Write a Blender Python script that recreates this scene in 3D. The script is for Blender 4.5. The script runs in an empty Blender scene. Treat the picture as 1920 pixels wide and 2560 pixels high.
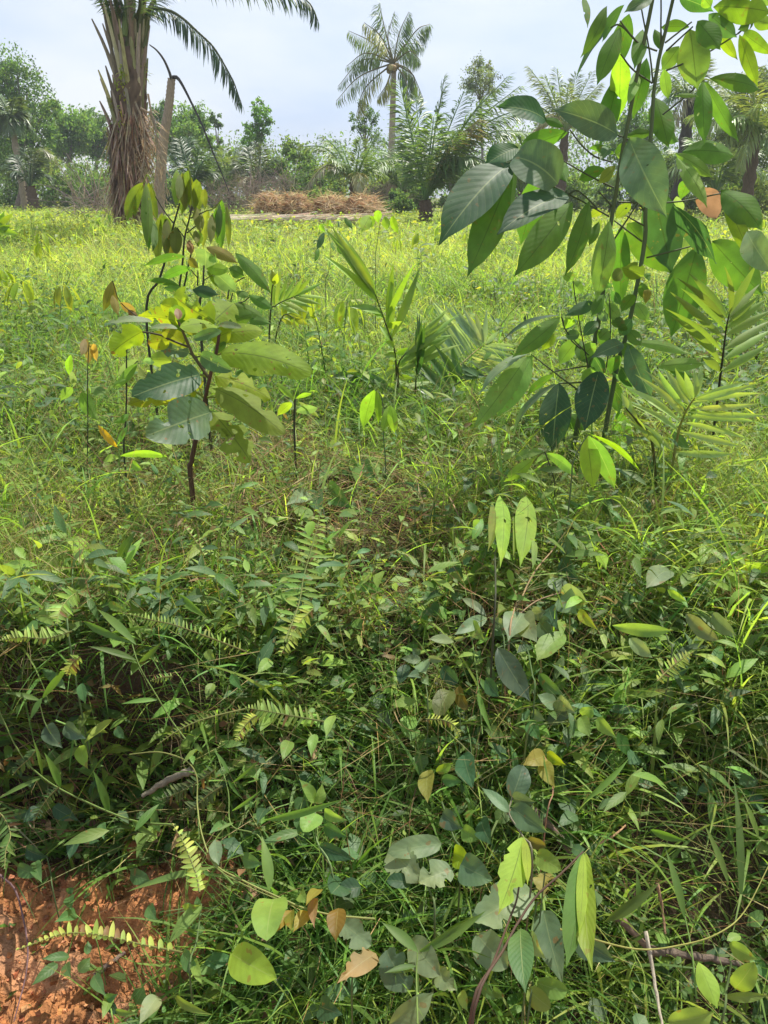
import bpy, math, random
import numpy as np
from mathutils import Vector

rng = np.random.default_rng(11)
random.seed(5)
scene = bpy.context.scene
COL = scene.collection
R = math.radians

# ------------------------------------------------------------------ camera
EYE = np.array([0.0, 0.0, 1.55])
PITCH = math.atan((1280 - 480) / 2560 * 1.324)
TV, TH = 0.662, 0.4965
CF = np.array([0, math.cos(PITCH), -math.sin(PITCH)])
CU = np.array([0, math.sin(PITCH), math.cos(PITCH)])
CR = np.array([1.0, 0, 0])


def ray(px, py):
    return CF + CR * ((px / 1920 - .5) * 2 * TH) + CU * ((.5 - py / 2560) * 2 * TV)


def P(px, py, d):
    """point of the photograph's pixel (1920 x 2560) at world distance d ahead"""
    r = ray(px, py)
    return EYE + r * (d / r[1])


def mpp(px, py, d):
    r = ray(px, py)
    return (d / r[1]) * 2 * TH / 1920


cam_d = bpy.data.cameras.new("camera")
cam_d.sensor_fit = 'VERTICAL'
cam_d.sensor_height = 36
cam_d.lens = 18 / TV
cam_d.clip_start = 0.05
cam_d.clip_end = 3000
cam = bpy.data.objects.new("camera", cam_d)
COL.objects.link(cam)
cam.location = EYE
cam.rotation_euler = (math.pi / 2 - PITCH, 0, 0)
scene.camera = cam


# ------------------------------------------------------------------ numeric helpers
def nz(v):
    v = np.asarray(v, float)
    return v / np.maximum(np.linalg.norm(v, axis=-1, keepdims=True), 1e-9)


def _h(ix, iy, s):
    n = np.sin(ix * 127.1 + iy * 311.7 + s * 74.7) * 43758.5453
    return n - np.floor(n)


def vnoise(x, y, s=0):
    x = np.asarray(x, float); y = np.asarray(y, float)
    ix, iy = np.floor(x), np.floor(y)
    fx, fy = x - ix, y - iy
    fx = fx * fx * (3 - 2 * fx); fy = fy * fy * (3 - 2 * fy)
    a, b, c, d = _h(ix, iy, s), _h(ix + 1, iy, s), _h(ix, iy + 1, s), _h(ix + 1, iy + 1, s)
    return (a + (b - a) * fx) * (1 - fy) + (c + (d - c) * fx) * fy


def fbm(x, y, s=0, o=4):
    t, a = 0, .5
    for k in range(o):
        t = t + a * vnoise(x * 2 ** k, y * 2 ** k, s + k * 3)
        a *= .5
    return t


def sstep(a, b, x):
    t = np.clip((np.asarray(x, float) - a) / (b - a), 0, 1)
    return t * t * (3 - 2 * t)


PR = (np.array([-8, .6, 0.95, 1.3, 1.7, 2.2, 4, 9, 60, 400]), np.array([-.12, -.1, -.02, .23, .50, .60, .61, .62, .60, .60]))
PL = (np.array([-8, .7, 1.02, 1.30, 1.44, 1.49, 1.54, 1.9, 4, 9, 60, 400]), np.array([-.12, -.1, -.02, .09, .15, .30, .55, .60, .61, .62, .60, .60]))


def H(x, y):
    x = np.asarray(x, float); y = np.asarray(y, float)
    w = sstep(-.22, -.55, x + .12 * (vnoise(y * 5, x * 5, 9) - .5))
    yy = y + .10 * (fbm(x * 2.3, y * .4, 4) - .5)
    z = np.interp(yy, *PR) * (1 - w) + np.interp(yy, *PL) * w
    near = 1 - sstep(2.2, 6, y)
    z = z + (fbm(x * 3, y * 3, 1) - .47) * .10 * (.35 + .65 * near)
    z = z + (fbm(x * .12, y * .12, 6) - .47) * .5 * sstep(6, 40, y)
    z = z + .26 * np.exp(-((x + 5.0) / 3.2) ** 2 - ((y - 14.6) / 1.6) ** 2)
    return z


def scar(x, y):
    """bare red earth at the foot of the bank, left"""
    n = fbm(np.asarray(x) * 4, np.asarray(y) * 4, 21) - .47
    return sstep(-.37, -.47, x + .55 * n) * sstep(1.36, 1.25, y + .14 * n)


# ------------------------------------------------------------------ mesh builder
class MB:
    def __init__(s):
        s.v, s.f, s.uv, s.c, s.n = [], [], [], [], 0

    def add(s, v, f, uv, c):
        v = np.asarray(v, np.float32).reshape(-1, 3)
        c = np.asarray(c, np.float32)
        if c.ndim == 1:
            c = np.broadcast_to(c, (len(v), 3))
        s.v.append(v); s.f.append(np.asarray(f, np.int64) + s.n)
        s.uv.append(np.asarray(uv, np.float32)); s.c.append(c); s.n += len(v)

    def build(s, name, mat, parent=None, smooth=True):
        v = np.concatenate(s.v); f = np.concatenate(s.f)
        uv = np.concatenate(s.uv); c = np.concatenate(s.c)
        me = bpy.data.meshes.new(name)
        o = bpy.data.objects.new(name, me)
        COL.objects.link(o)
        if parent is not None:
            o.parent = parent
            off = np.array(parent.location)
            q = parent
            while q.parent is not None:
                q = q.parent
                off = off + np.array(q.location)
            v = v - off
        me.vertices.add(len(v)); me.vertices.foreach_set("co", v.astype(np.float32).ravel())
        me.loops.add(f.size); me.loops.foreach_set("vertex_index", f.astype(np.int32).ravel())
        me.polygons.add(len(f))
        me.polygons.foreach_set("loop_start", np.arange(0, f.size, 4, dtype=np.int32))
        me.polygons.foreach_set("loop_total", np.full(len(f), 4, np.int32))
        me.polygons.foreach_set("use_smooth", np.full(len(f), smooth, bool))
        l = me.uv_layers.new(name="UVMap")
        l.data.foreach_set("uv", uv[f.ravel()].astype(np.float32).ravel())
        a = me.color_attributes.new("tint", 'FLOAT_COLOR', 'POINT')
        a.data.foreach_set("color", np.concatenate([c, np.ones((len(c), 1), np.float32)], 1).astype(np.float32).ravel())
        me.update(calc_edges=True)
        me.materials.append(mat)
        return o


def grid(nl, nw):
    vv, uu = np.meshgrid(np.linspace(0, 1, nl + 1), np.linspace(-1, 1, nw + 1), indexing='ij')
    i = np.arange((nl + 1) * (nw + 1)).reshape(nl + 1, nw + 1)
    f = np.stack([i[:-1, :-1], i[:-1, 1:], i[1:, 1:], i[1:, :-1]], -1).reshape(-1, 4)
    return uu.ravel(), vv.ravel(), f


def prof(shape, t):
    t = np.clip(t, 0, 1)
    if shape == 'ell':      # elliptic with a short drip tip
        w = np.sin(np.pi * t ** .95) ** .85
        return w * (1 - .55 * sstep(.80, .97, t)) + .004
    if shape == 'obo':      # obovate
        w = np.sin(np.pi * t ** 1.35) ** .8
        return w * (1 - .3 * sstep(.9, 1, t)) + .004
    if shape == 'ovate':
        return np.sin(np.pi * t ** .68) ** .95 * (1 - .35 * sstep(.7, .95, t)) + .004
    if shape == 'heart':
        return np.sin(np.pi * np.clip(t, 0, 1) ** .55) ** .75 * (1 - .2 * sstep(.7, .95, t)) + .02 * (1 - t)
    if shape == 'round':
        return np.sin(np.pi * t ** .9) ** .55 + .004
    if shape == 'lance':
        return np.sin(np.pi * t ** .8) ** 1.15 + .01
    if shape == 'blade':
        return np.minimum(1, .45 + t * 4) * (1 - t ** 2.2) + .015
    if shape == 'oblong':   # fern pinna
        return (1 - t ** 3.2) * .92 + .05
    return np.sin(np.pi * t)


def leaves(mb, base, d, n, L, W, shape, droop, fold, col, nl=4, nw=2, wave=0., chew=0., twist=0.):
    base = np.asarray(base, float).reshape(-1, 3); N = len(base)
    d = nz(np.broadcast_to(d, (N, 3))); n = np.broadcast_to(n, (N, 3))
    n = nz(n - (n * d).sum(-1, keepdims=True) * d)
    x = np.cross(d, n)
    b = lambda a: np.broadcast_to(np.asarray(a, float), (N,))[:, None]
    L, W, droop, fold, wave, twist = b(L), b(W), b(droop), b(fold), b(wave), b(twist)
    u, v, f = grid(nl, nw); M = len(u)
    k = np.where(np.abs(droop) < 1e-3, 1e-3, droop)
    along = L * np.sin(k * v) / k
    drop = -L * (1 - np.cos(k * v)) / k
    hw = W * .5 * prof(shape, v)[None, :]
    if chew > 0:
        ph = rng.random((N, 1)) * 40
        bite = np.clip((fbm(v[None] * 7 + ph, np.sign(u)[None] * 3 + ph, 3) - .45) * 4, 0, 1) * (np.abs(u)[None] > .4)
        hw = hw * (1 - chew * bite)
    ph = rng.random((N, 1)) * 6.28
    lift = fold * np.abs(u) * hw + wave * W * np.sin(v * 13 + ph) * np.abs(u) ** 1.5 + wave * W * .7 * np.sin(v * 7 + ph * 2 + u * 1.5) * np.abs(u)
    # local normal follows the bend
    e = lambda a: a[..., None]
    nn = e(np.cos(k * v)) * n[:, None] + e(np.sin(k * v)) * d[:, None]
    xx = x[:, None] + 0 * nn
    tw = twist * v
    x2 = e(np.cos(tw)) * xx + e(np.sin(tw)) * nn
    n2 = -e(np.sin(tw)) * xx + e(np.cos(tw)) * nn
    p = base[:, None] + e(along) * d[:, None] + e(drop) * n[:, None] + e(hw * u) * x2 + e(lift) * n2
    col = np.broadcast_to(np.asarray(col, float), (N, 3))
    c = np.repeat(col[:, None], M, 1)
    ff = (f[None] + (np.arange(N) * M)[:, None, None]).reshape(-1, 4)
    uv = np.tile(np.stack([u * .5 + .5, v], -1), (N, 1))
    mb.add(p.reshape(-1, 3), ff, uv, c.reshape(-1, 3))


def spline(pts, k):
    """Catmull-Rom through the points, k samples"""
    p = np.asarray(pts, float)
    if len(p) == 2:
        return p[0] + (p[1] - p[0]) * np.linspace(0, 1, k)[:, None]
    q = np.concatenate([[2 * p[0] - p[1]], p, [2 * p[-1] - p[-2]]])
    s = np.linspace(0, len(p) - 1 - 1e-6, k)
    i = s.astype(int); t = (s - i)[:, None]
    a, b, c, d = q[i], q[i + 1], q[i + 2], q[i + 3]
    return .5 * ((2 * b) + (c - a) * t + (2 * a - 5 * b + 4 * c - d) * t ** 2 + (3 * b - a - 3 * c + d) * t ** 3)


def tube(mb, pts, r, col, seg=6, flat=1.0):
    p = np.asarray(pts, float); K = len(p)
    r = np.broadcast_to(np.asarray(r, float), (K,)) if np.ndim(r) == 0 or len(np.atleast_1d(r)) == K else np.interp(np.linspace(0, 1, K), np.linspace(0, 1, len(r)), r)
    t = nz(np.gradient(p, axis=0))
    a = np.array([0, 0, 1.]) if abs(t[0, 2]) < .9 else np.array([1., 0, 0])
    X = np.zeros_like(p)
    x = nz(a - (a * t[0]).sum() * t[0])
    for i in range(K):
        x = nz(x - (x * t[i]).sum() * t[i]); X[i] = x
    Y = np.cross(t, X)
    th = np.linspace(0, 2 * np.pi, seg + 1)
    v = p[:, None] + r[:, None, None] * (np.cos(th)[None, :, None] * X[:, None] + flat * np.sin(th)[None, :, None] * Y[:, None])
    i = np.arange(K * (seg + 1)).reshape(K, seg + 1)
    f = np.stack([i[:-1, :-1], i[:-1, 1:], i[1:, 1:], i[1:, :-1]], -1).reshape(-1, 4)
    uu, vv = np.meshgrid(np.linspace(0, 1, seg + 1), np.linspace(0, 1, K))
    mb.add(v.reshape(-1, 3), f, np.stack([uu.ravel(), vv.ravel()], -1), col)


# ------------------------------------------------------------------ scene tree helpers
def tag(o, label=None, cat=None, group=None, kind=None):
    if label: o['label'] = label
    if cat: o['category'] = cat
    if group: o['group'] = group
    if kind: o['kind'] = kind
    return o


def thing(name, label, cat, loc, group=None):
    o = bpy.data.objects.new(name, None)
    COL.objects.link(o)
    o.empty_display_size = .1
    o.location = [float(a) for a in loc]
    return tag(o, label, cat, group)


def jit(c, k=.15, n=None):
    c = np.asarray(c, float)
    if n is None:
        return np.clip(c * (1 + rng.normal(0, k)) * (1 + rng.normal(0, k * .35, 3)), .004, .9)
    return np.clip(c * (1 + rng.normal(0, k, (n, 1))) * (1 + rng.normal(0, k * .35, (n, 3))), .004, .9)


# ------------------------------------------------------------------ materials
def nodemat(name):
    m = bpy.data.materials.new(name); m.use_nodes = True
    nt = m.node_tree; nt.nodes.clear()
    return m, nt, nt.nodes, nt.links


def math_n(nt, op, a, b=None, c=None):
    n = nt.nodes.new('ShaderNodeMath'); n.operation = op
    for i, s in enumerate((a, b, c)):
        if s is None: continue
        if isinstance(s, (int, float)): n.inputs[i].default_value = s
        else: nt.links.new(s, n.inputs[i])
    return n.outputs[0]


def mixc(nt, fac, a, b, typ='MIX'):
    n = nt.nodes.new('ShaderNodeMix'); n.data_type = 'RGBA'; n.blend_type = typ
    for i, s in ((0, fac), (6, a), (7, b)):
        if isinstance(s, (int, float)): n.inputs[i].default_value = s
        elif isinstance(s, (tuple, list)): n.inputs[i].default_value = (*s, 1)
        else: nt.links.new(s, n.inputs[i])
    return n.outputs[2]


def leaf_mat(name, rough=.45, trans=.42, veins=0., mottle=.5, spec=.5, tmul=(2.3, 2.0, .7), freq=14., under=.35, spots=0., vbump=.15, holes=0., patch=.3):
    m, nt, N, Lk = nodemat(name)
    out = N.new('ShaderNodeOutputMaterial')
    at = N.new('ShaderNodeAttribute'); at.attribute_name = 'tint'
    col = at.outputs['Color']
    tc = N.new('ShaderNodeTexCoord')
    nse = N.new('ShaderNodeTexNoise'); nse.inputs['Scale'].default_value = 28; nse.inputs['Detail'].default_value = 3
    Lk.new(tc.outputs['Object'], nse.inputs['Vector'])
    f = math_n(nt, 'MULTIPLY_ADD', nse.outputs['Fac'], mottle * 2, 1 - mottle)
    vm = N.new('ShaderNodeVectorMath'); vm.operation = 'SCALE'
    Lk.new(col, vm.inputs[0]); Lk.new(f, vm.inputs['Scale'])
    col = vm.outputs[0]
    n2 = N.new('ShaderNodeTexNoise'); n2.inputs['Scale'].default_value = 9; n2.inputs['Detail'].default_value = 2
    Lk.new(tc.outputs['Object'], n2.inputs['Vector'])
    r2 = N.new('ShaderNodeMapRange'); r2.inputs['From Min'].default_value = .48; r2.inputs['From Max'].default_value = .7
    r2.inputs['To Max'].default_value = patch
    Lk.new(n2.outputs['Fac'], r2.inputs['Value'])
    col = mixc(nt, r2.outputs[0], col, mixc(nt, 1., col, (1.75, 1.25, .6), 'MULTIPLY'))
    bump = None
    if veins > 0:
        uv = N.new('ShaderNodeUVMap'); uv.uv_map = 'UVMap'
        sp = N.new('ShaderNodeSeparateXYZ'); Lk.new(uv.outputs[0], sp.inputs[0])
        au = math_n(nt, 'ABSOLUTE', math_n(nt, 'MULTIPLY_ADD', sp.outputs[0], 2., -1.))
        mid = math_n(nt, 'LESS_THAN', au, .035)
        ph = math_n(nt, 'MULTIPLY', math_n(nt, 'MULTIPLY_ADD', au, -.22, sp.outputs[1]), freq)
        fr = math_n(nt, 'ABSOLUTE', math_n(nt, 'SUBTRACT', math_n(nt, 'FRACT', ph), .5))
        lat = math_n(nt, 'MULTIPLY', math_n(nt, 'GREATER_THAN', fr, .47), .30)
        vv = math_n(nt, 'MULTIPLY', math_n(nt, 'MAXIMUM', mid, lat), veins)
        geo = N.new('ShaderNodeNewGeometry')
        dkv = mixc(nt, .55, col, (.03, .04, .01))
        vmix = mixc(nt, geo.outputs['Backfacing'], mixc(nt, .4, col, (.40, .46, .22)), dkv)
        col = mixc(nt, vv, col, vmix)
        bump = N.new('ShaderNodeBump'); bump.inputs['Strength'].default_value = vbump; bump.inputs['Distance'].default_value = .003
        Lk.new(math_n(nt, 'ADD', math_n(nt, 'MULTIPLY', fr, -1.1), math_n(nt, 'MULTIPLY', nse.outputs['Fac'], 1.6)), bump.inputs['Height'])
    if spots > 0:
        s2 = N.new('ShaderNodeTexNoise'); s2.inputs['Scale'].default_value = 45; s2.inputs['Detail'].default_value = 2
        Lk.new(tc.outputs['Object'], s2.inputs['Vector'])
        col = mixc(nt, math_n(nt, 'MULTIPLY', math_n(nt, 'GREATER_THAN', s2.outputs['Fac'], .68), spots), col, (.22, .11, .035))
    geo = N.new('ShaderNodeNewGeometry')
    und = mixc(nt, .5, col, (.20, .26, .12))
    bcol = mixc(nt, math_n(nt, 'MULTIPLY', geo.outputs['Backfacing'], under), col, und)
    pb = N.new('ShaderNodeBsdfPrincipled')
    Lk.new(bcol, pb.inputs['Base Color'])
    Lk.new(math_n(nt, 'MULTIPLY_ADD', geo.outputs['Backfacing'], .22, rough), pb.inputs['Roughness'])
    pb.inputs['Specular IOR Level'].default_value = spec
    if bump: Lk.new(bump.outputs[0], pb.inputs['Normal'])
    tr = N.new('ShaderNodeBsdfTranslucent')
    tcol = mixc(nt, 1., bcol, tmul, 'MULTIPLY')
    Lk.new(tcol, tr.inputs['Color'])
    mx = N.new('ShaderNodeMixShader'); mx.inputs[0].default_value = trans
    Lk.new(pb.outputs[0], mx.inputs[1]); Lk.new(tr.outputs[0], mx.inputs[2])
    last = mx.outputs[0]
    if holes > 0:
        hn = N.new('ShaderNodeTexNoise'); hn.inputs['Scale'].default_value = 34; hn.inputs['Detail'].default_value = 1
        Lk.new(tc.outputs['Object'], hn.inputs['Vector'])
        tp = N.new('ShaderNodeBsdfTransparent')
        m2 = N.new('ShaderNodeMixShader')
        Lk.new(math_n(nt, 'GREATER_THAN', hn.outputs['Fac'], holes), m2.inputs[0])
        Lk.new(last, m2.inputs[1]); Lk.new(tp.outputs[0], m2.inputs[2])
        last = m2.outputs[0]
    Lk.new(last, out.inputs['Surface'])
    return m


def solid_mat(name, rough=.8, scale=(20, 20, 6), amt=.5, bump=.4, dist=.01, coords='Object'):
    m, nt, N, Lk = nodemat(name)
    out = N.new('ShaderNodeOutputMaterial')
    at = N.new('ShaderNodeAttribute'); at.attribute_name = 'tint'
    tc = N.new('ShaderNodeTexCoord'); mp = N.new('ShaderNodeMapping'); mp.inputs['Scale'].default_value = scale
    Lk.new(tc.outputs[coords], mp.inputs[0])
    nse = N.new('ShaderNodeTexNoise'); nse.inputs['Scale'].default_value = 1; nse.inputs['Detail'].default_value = 5
    Lk.new(mp.outputs[0], nse.inputs['Vector'])
    vm = N.new('ShaderNodeVectorMath'); vm.operation = 'SCALE'
    Lk.new(at.outputs['Color'], vm.inputs[0])
    Lk.new(math_n(nt, 'MULTIPLY_ADD', nse.outputs['Fac'], amt * 2, 1 - amt), vm.inputs['Scale'])
    b = N.new('ShaderNodeBump'); b.inputs['Strength'].default_value = bump; b.inputs['Distance'].default_value = dist
    Lk.new(nse.outputs['Fac'], b.inputs['Height'])
    pb = N.new('ShaderNodeBsdfPrincipled'); pb.inputs['Roughness'].default_value = rough
    pb.inputs['Specular IOR Level'].default_value = .25
    Lk.new(vm.outputs[0], pb.inputs['Base Color']); Lk.new(b.outputs[0], pb.inputs['Normal'])
    Lk.new(pb.outputs[0], out.inputs['Surface'])
    return m


M_GRASS = leaf_mat('grass_blade', .55, .5, mottle=.25, tmul=(1.9, 2.0, .7), spec=.35)
M_HERB = leaf_mat('herb_leaf', .5, .45, veins=.45, mottle=.35, freq=7., spots=.5, spec=.28, under=.2)
M_RUB = leaf_mat('rubber_leaf', .56, .48, veins=.9, mottle=.4, freq=12., spots=.35, spec=.42, under=.12, vbump=.2, holes=.75, tmul=(1.75, 1.95, .6))
M_BIG = leaf_mat('sapling_leaf', .5, .52, veins=.8, mottle=.4, freq=11., spots=.8, spec=.45, under=.06, vbump=.25, holes=.70)
M_PALM = leaf_mat('palm_leaflet', .4, .33, mottle=.25, tmul=(2.1, 1.9, .7), spec=.55)
M_FERN = leaf_mat('fern_pinna', .55, .5, mottle=.25, tmul=(1.9, 1.7, .7), spec=.3)
M_FAR = leaf_mat('far_foliage', .8, .45, mottle=.4, tmul=(1.9, 1.9, .7), spec=.12, under=.15)
M_DRY = leaf_mat('dry_leaf', .8, .3, mottle=.5, tmul=(1.3, 1.2, 1.0), spec=.15)
M_BARK = solid_mat('bark', .9, (30, 30, 8), .55, .8, .02)
M_STEM = solid_mat('stem', .6, (60, 60, 12), .35, .3, .002)
M_STRAW = solid_mat('straw', .9, (40, 40, 40), .4, .3, .005)
# ------------------------------------------------------------------ light
SUN_DIR = nz(np.array([.30, .34, .89]))
sun_d = bpy.data.lights.new("sun", 'SUN')
sun_d.energy = 4.9
sun_d.angle = R(.6)
sun_d.color = (1.0, .94, .84)
sun = bpy.data.objects.new("sun", sun_d)
COL.objects.link(sun)
sun.location = (4, 6, 12)
sun.rotation_euler = Vector(SUN_DIR).to_track_quat('Z', 'Y').to_euler()

world = bpy.data.worlds.new("World")
scene.world = world
world.use_nodes = True
nt = world.node_tree
nt.nodes.clear()
wo = nt.nodes.new('ShaderNodeOutputWorld')
bg = nt.nodes.new('ShaderNodeBackground')
bg.inputs['Strength'].default_value = .13
sky = nt.nodes.new('ShaderNodeTexSky')
sky.sky_type = 'NISHITA'
sky.sun_disc = False
sky.sun_elevation = math.asin(SUN_DIR[2])
sky.sun_rotation = math.atan2(SUN_DIR[0], SUN_DIR[1])
sky.air_density = 1.2
sky.dust_density = 2.0
tc = nt.nodes.new('ShaderNodeTexCoord')
mp = nt.nodes.new('ShaderNodeMapping')
mp.inputs['Scale'].default_value = (1.6, 1.6, 4.5)
nt.links.new(tc.outputs['Generated'], mp.inputs[0])
ns = nt.nodes.new('ShaderNodeTexNoise')
ns.inputs['Scale'].default_value = 1.7
ns.inputs['Detail'].default_value = 5
ns.inputs['Roughness'].default_value = .55
nt.links.new(mp.outputs[0], ns.inputs['Vector'])
mr = nt.nodes.new('ShaderNodeMapRange')
mr.inputs['From Min'].default_value = .34
mr.inputs['From Max'].default_value = .66
mr.inputs['To Min'].default_value = 0.
mr.inputs['To Max'].default_value = 1.
nt.links.new(ns.outputs['Fac'], mr.inputs['Value'])
cl = mixc(nt, mr.outputs[0], (2.5, 3.05, 4.15), (3.85, 4.0, 4.3))
skc = mixc(nt, .85, sky.outputs[0], cl)
nt.links.new(skc, bg.inputs['Color'])
nt.links.new(bg.outputs[0], wo.inputs[0])

vs = scene.view_settings
vs.view_transform = 'Standard'
vs.look = 'None'
vs.exposure = .82
vs.gamma = 1
vs.use_curve_mapping = False
scene.cycles.max_bounces = 7
scene.cycles.diffuse_bounces = 3
scene.cycles.glossy_bounces = 2
scene.cycles.transmission_bounces = 4
scene.cycles.transparent_max_bounces = 4
scene.cycles.caustics_reflective = False
scene.cycles.caustics_refractive = False
scene.cycles.sample_clamp_indirect = 6

# ------------------------------------------------------------------ ground: one sheet from the road at the camera's feet to the horizon
ys = np.concatenate([np.linspace(-8, .8, 14), np.arange(.82, 2.2, .012), np.arange(2.2, 5, .045), 5 * 1.045 ** np.arange(0, 105)])
ys = ys[ys < 130]
xs = np.linspace(-1, 1, 261)
Yg, Xg = np.meshgrid(ys, xs, indexing='ij')
half = np.maximum(2.6, 1.0 * Yg + 1.2)
half = np.where(Yg < 1, 2.6 + (1 - Yg) * 1.0, half)
Xg = Xg * half
Zg = H(Xg, Yg)
sc = scar(Xg, Yg)
clod = np.abs(fbm(Xg * 11, Yg * 11, 31) - .47) * 2
Zg = Zg + sc * (0.13 * (.5 - clod) + .035 * (fbm(Xg * 40, Yg * 40, 33) - .47) + .06 * np.abs(fbm(Xg * 23, Yg * 23, 35) - .47))
road = sstep(1.0, .8, Yg)
sc2 = np.maximum(sc, road)
so = np.maximum(sc * sstep(1.47, 1.30, Yg + .1 * (fbm(Xg * 5, Yg * 5, 23) - .5)), road)
n1 = fbm(Xg * 7, Yg * 7, 44)[..., None]
orange = np.array([.34, .145, .055]) * (.4 + 1.2 * n1) + np.array([.06, .05, .04]) * (fbm(Xg * 17, Yg * 17, 47) > .6)[..., None]
duff = np.array([.055, .038, .022]) * (.5 + n1)
meadow = np.array([.12, .13, .04]) * (.6 + .8 * n1)
far_w = sstep(3.5, 10, Yg)[..., None]
gc = (duff * (1 - far_w) + meadow * far_w) * (1 - so[..., None]) + orange * so[..., None]
mb = MB()
i = np.arange(Xg.size).reshape(Xg.shape)
f = np.stack([i[:-1, :-1], i[:-1, 1:], i[1:, 1:], i[1:, :-1]], -1).reshape(-1, 4)
mb.add(np.stack([Xg, Yg, Zg], -1).reshape(-1, 3), f, np.stack([Xg.ravel() * .1, Yg.ravel() * .1], -1), gc.reshape(-1, 3))
M_SOIL = solid_mat('soil', .95, (60, 60, 60), .6, 1.0, .02)
nt = M_SOIL.node_tree
pb_ = next(n_ for n_ in nt.nodes if n_.type == 'BSDF_PRINCIPLED')
bp0 = next(n_ for n_ in nt.nodes if n_.type == 'BUMP')
tc_s = next(n_ for n_ in nt.nodes if n_.type == 'TEX_COORD')
vo = nt.nodes.new('ShaderNodeTexVoronoi'); vo.inputs['Scale'].default_value = 42
wn = nt.nodes.new('ShaderNodeTexNoise'); wn.inputs['Scale'].default_value = 18; wn.inputs['Detail'].default_value = 4
nt.links.new(tc_s.outputs['Object'], wn.inputs['Vector'])
nt.links.new(mixc(nt, .12, tc_s.outputs['Object'], wn.outputs['Color']), vo.inputs['Vector'])
bp1 = nt.nodes.new('ShaderNodeBump'); bp1.inputs['Strength'].default_value = .5; bp1.inputs['Distance'].default_value = .008; bp1.invert = True
nt.links.new(vo.outputs['Distance'], bp1.inputs['Height']); nt.links.new(bp0.outputs[0], bp1.inputs['Normal'])
nt.links.new(bp1.outputs[0], pb_.inputs['Normal'])
g = mb.build('ground', M_SOIL)
g['kind'] = 'structure'


# ------------------------------------------------------------------ grass and ground cover
def scatter(n, y0, y1, pad=.6, power=1.0):
    """random ground points in the wedge the lens sees (and a margin beside it)"""
    y = y0 + (y1 - y0) * rng.random(n) ** power
    x = (rng.random(n) * 2 - 1) * (y * .58 + pad)
    return x, y


def species(x, y):
    return fbm(x * 1.7, y * 1.7, 55)


def grassy(x, y):
    return .42 + .58 * sstep(.36, .48, species(x, y) + .06 * x)


def grass_zone(mb, n, y0, y1, L, W, cols, nl, droop=(.6, 2.2), lean=.55, power=1., thin=None, clump=3., h0=0.):
    x, y = scatter(n, y0, y1, power=power)
    keep = fbm(x * clump, y * clump, 61) + .25 * rng.random(n) > .46
    keep &= scar(x, y) < .35
    if thin is not None:
        keep &= rng.random(n) < thin(x, y)
    x, y = x[keep], y[keep]; n = len(x)
    b = np.stack([x, y, H(x, y) - .01 + h0 * rng.random(n)], -1)
    az = rng.random(n) * 6.283
    ln = np.abs(rng.normal(0, lean, n))
    d = np.stack([np.cos(az) * np.sin(ln), np.sin(az) * np.sin(ln) - .05, np.cos(ln)], -1)
    nn = np.stack([-np.cos(az), -np.sin(az), np.full(n, .35)], -1)
    pn = fbm(x * .9, y * .9, 71)
    ci = np.clip(((pn - .25) * 2 * len(cols) + rng.normal(0, .9, n)), 0, len(cols) - 1).astype(int)
    c = jit(np.array(cols)[ci], .22, n)
    LL = (L[0] + (L[1] - L[0]) * rng.random(n) ** 1.4) * np.clip(.35 + 1.3 * fbm(x * 1.1, y * 1.1, 91), .5, 1.5)
    leaves(mb, b, d, nn, LL, W[0] + (W[1] - W[0]) * rng.random(n), 'blade', rng.uniform(*droop, n), .3, c, nl=nl, nw=1, twist=rng.normal(0, .8, n))


G1, G2, G3, G4 = (.065, .150, .030), (.115, .215, .042), (.19, .29, .06), (.30, .37, .09)
G5 = (.36, .41, .12)
mb = MB()
grass_zone(mb, 80000, 1.50, 3.2, (.06, .30), (.0014, .0045), [G1, G2, G2, G3, G3, G4], 4, lean=.75, thin=grassy)
grass_zone(mb, 62000, 3.0, 6.5, (.10, .42), (.002, .006), [G1, G2, G2, G3, G4], 4, lean=.65)
grass_zone(mb, 65000, 6.3, 15, (.14, .50), (.005, .011), [G2, G3, G4, G4, G5], 3, clump=1.2)
grass_zone(mb, 60000, 15, 42, (.16, .40), (.014, .030), [G3, G4, G4, G5], 2, clump=.5)
grass_zone(mb, 24000, .98, 1.6, (.06, .28), (.0014, .0045), [G1, G1, G2, G3], 4, lean=.8, thin=grassy)
o = tag(mb.build('grass', M_GRASS), 'fine green and yellow-green grass covering the field', 'grass', kind='stuff')

# broad grass blades standing out of the mat
mb = MB()
grass_zone(mb, 6500, 1.45, 5.5, (.16, .48), (.004, .010), [G1, G2, G2, G3, G3], 6, droop=(.5, 2.2), lean=.75)
grass_zone(mb, 2600, 1.0, 2.4, (.14, .40), (.004, .010), [G1, G2, G3, G3], 6, droop=(.4, 2.0), lean=.8, thin=lambda x, y: sstep(.1, .6, x + .1))
grass_zone(mb, 4200, 1.0, 1.6, (.12, .36), (.004, .010), [G1, G2, G2, G3], 6, droop=(.5, 2.2), lean=.9)
tag(mb.build('broad_grass', M_GRASS), 'longer broad-bladed grass standing out of the mat', 'grass', kind='stuff')

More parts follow.
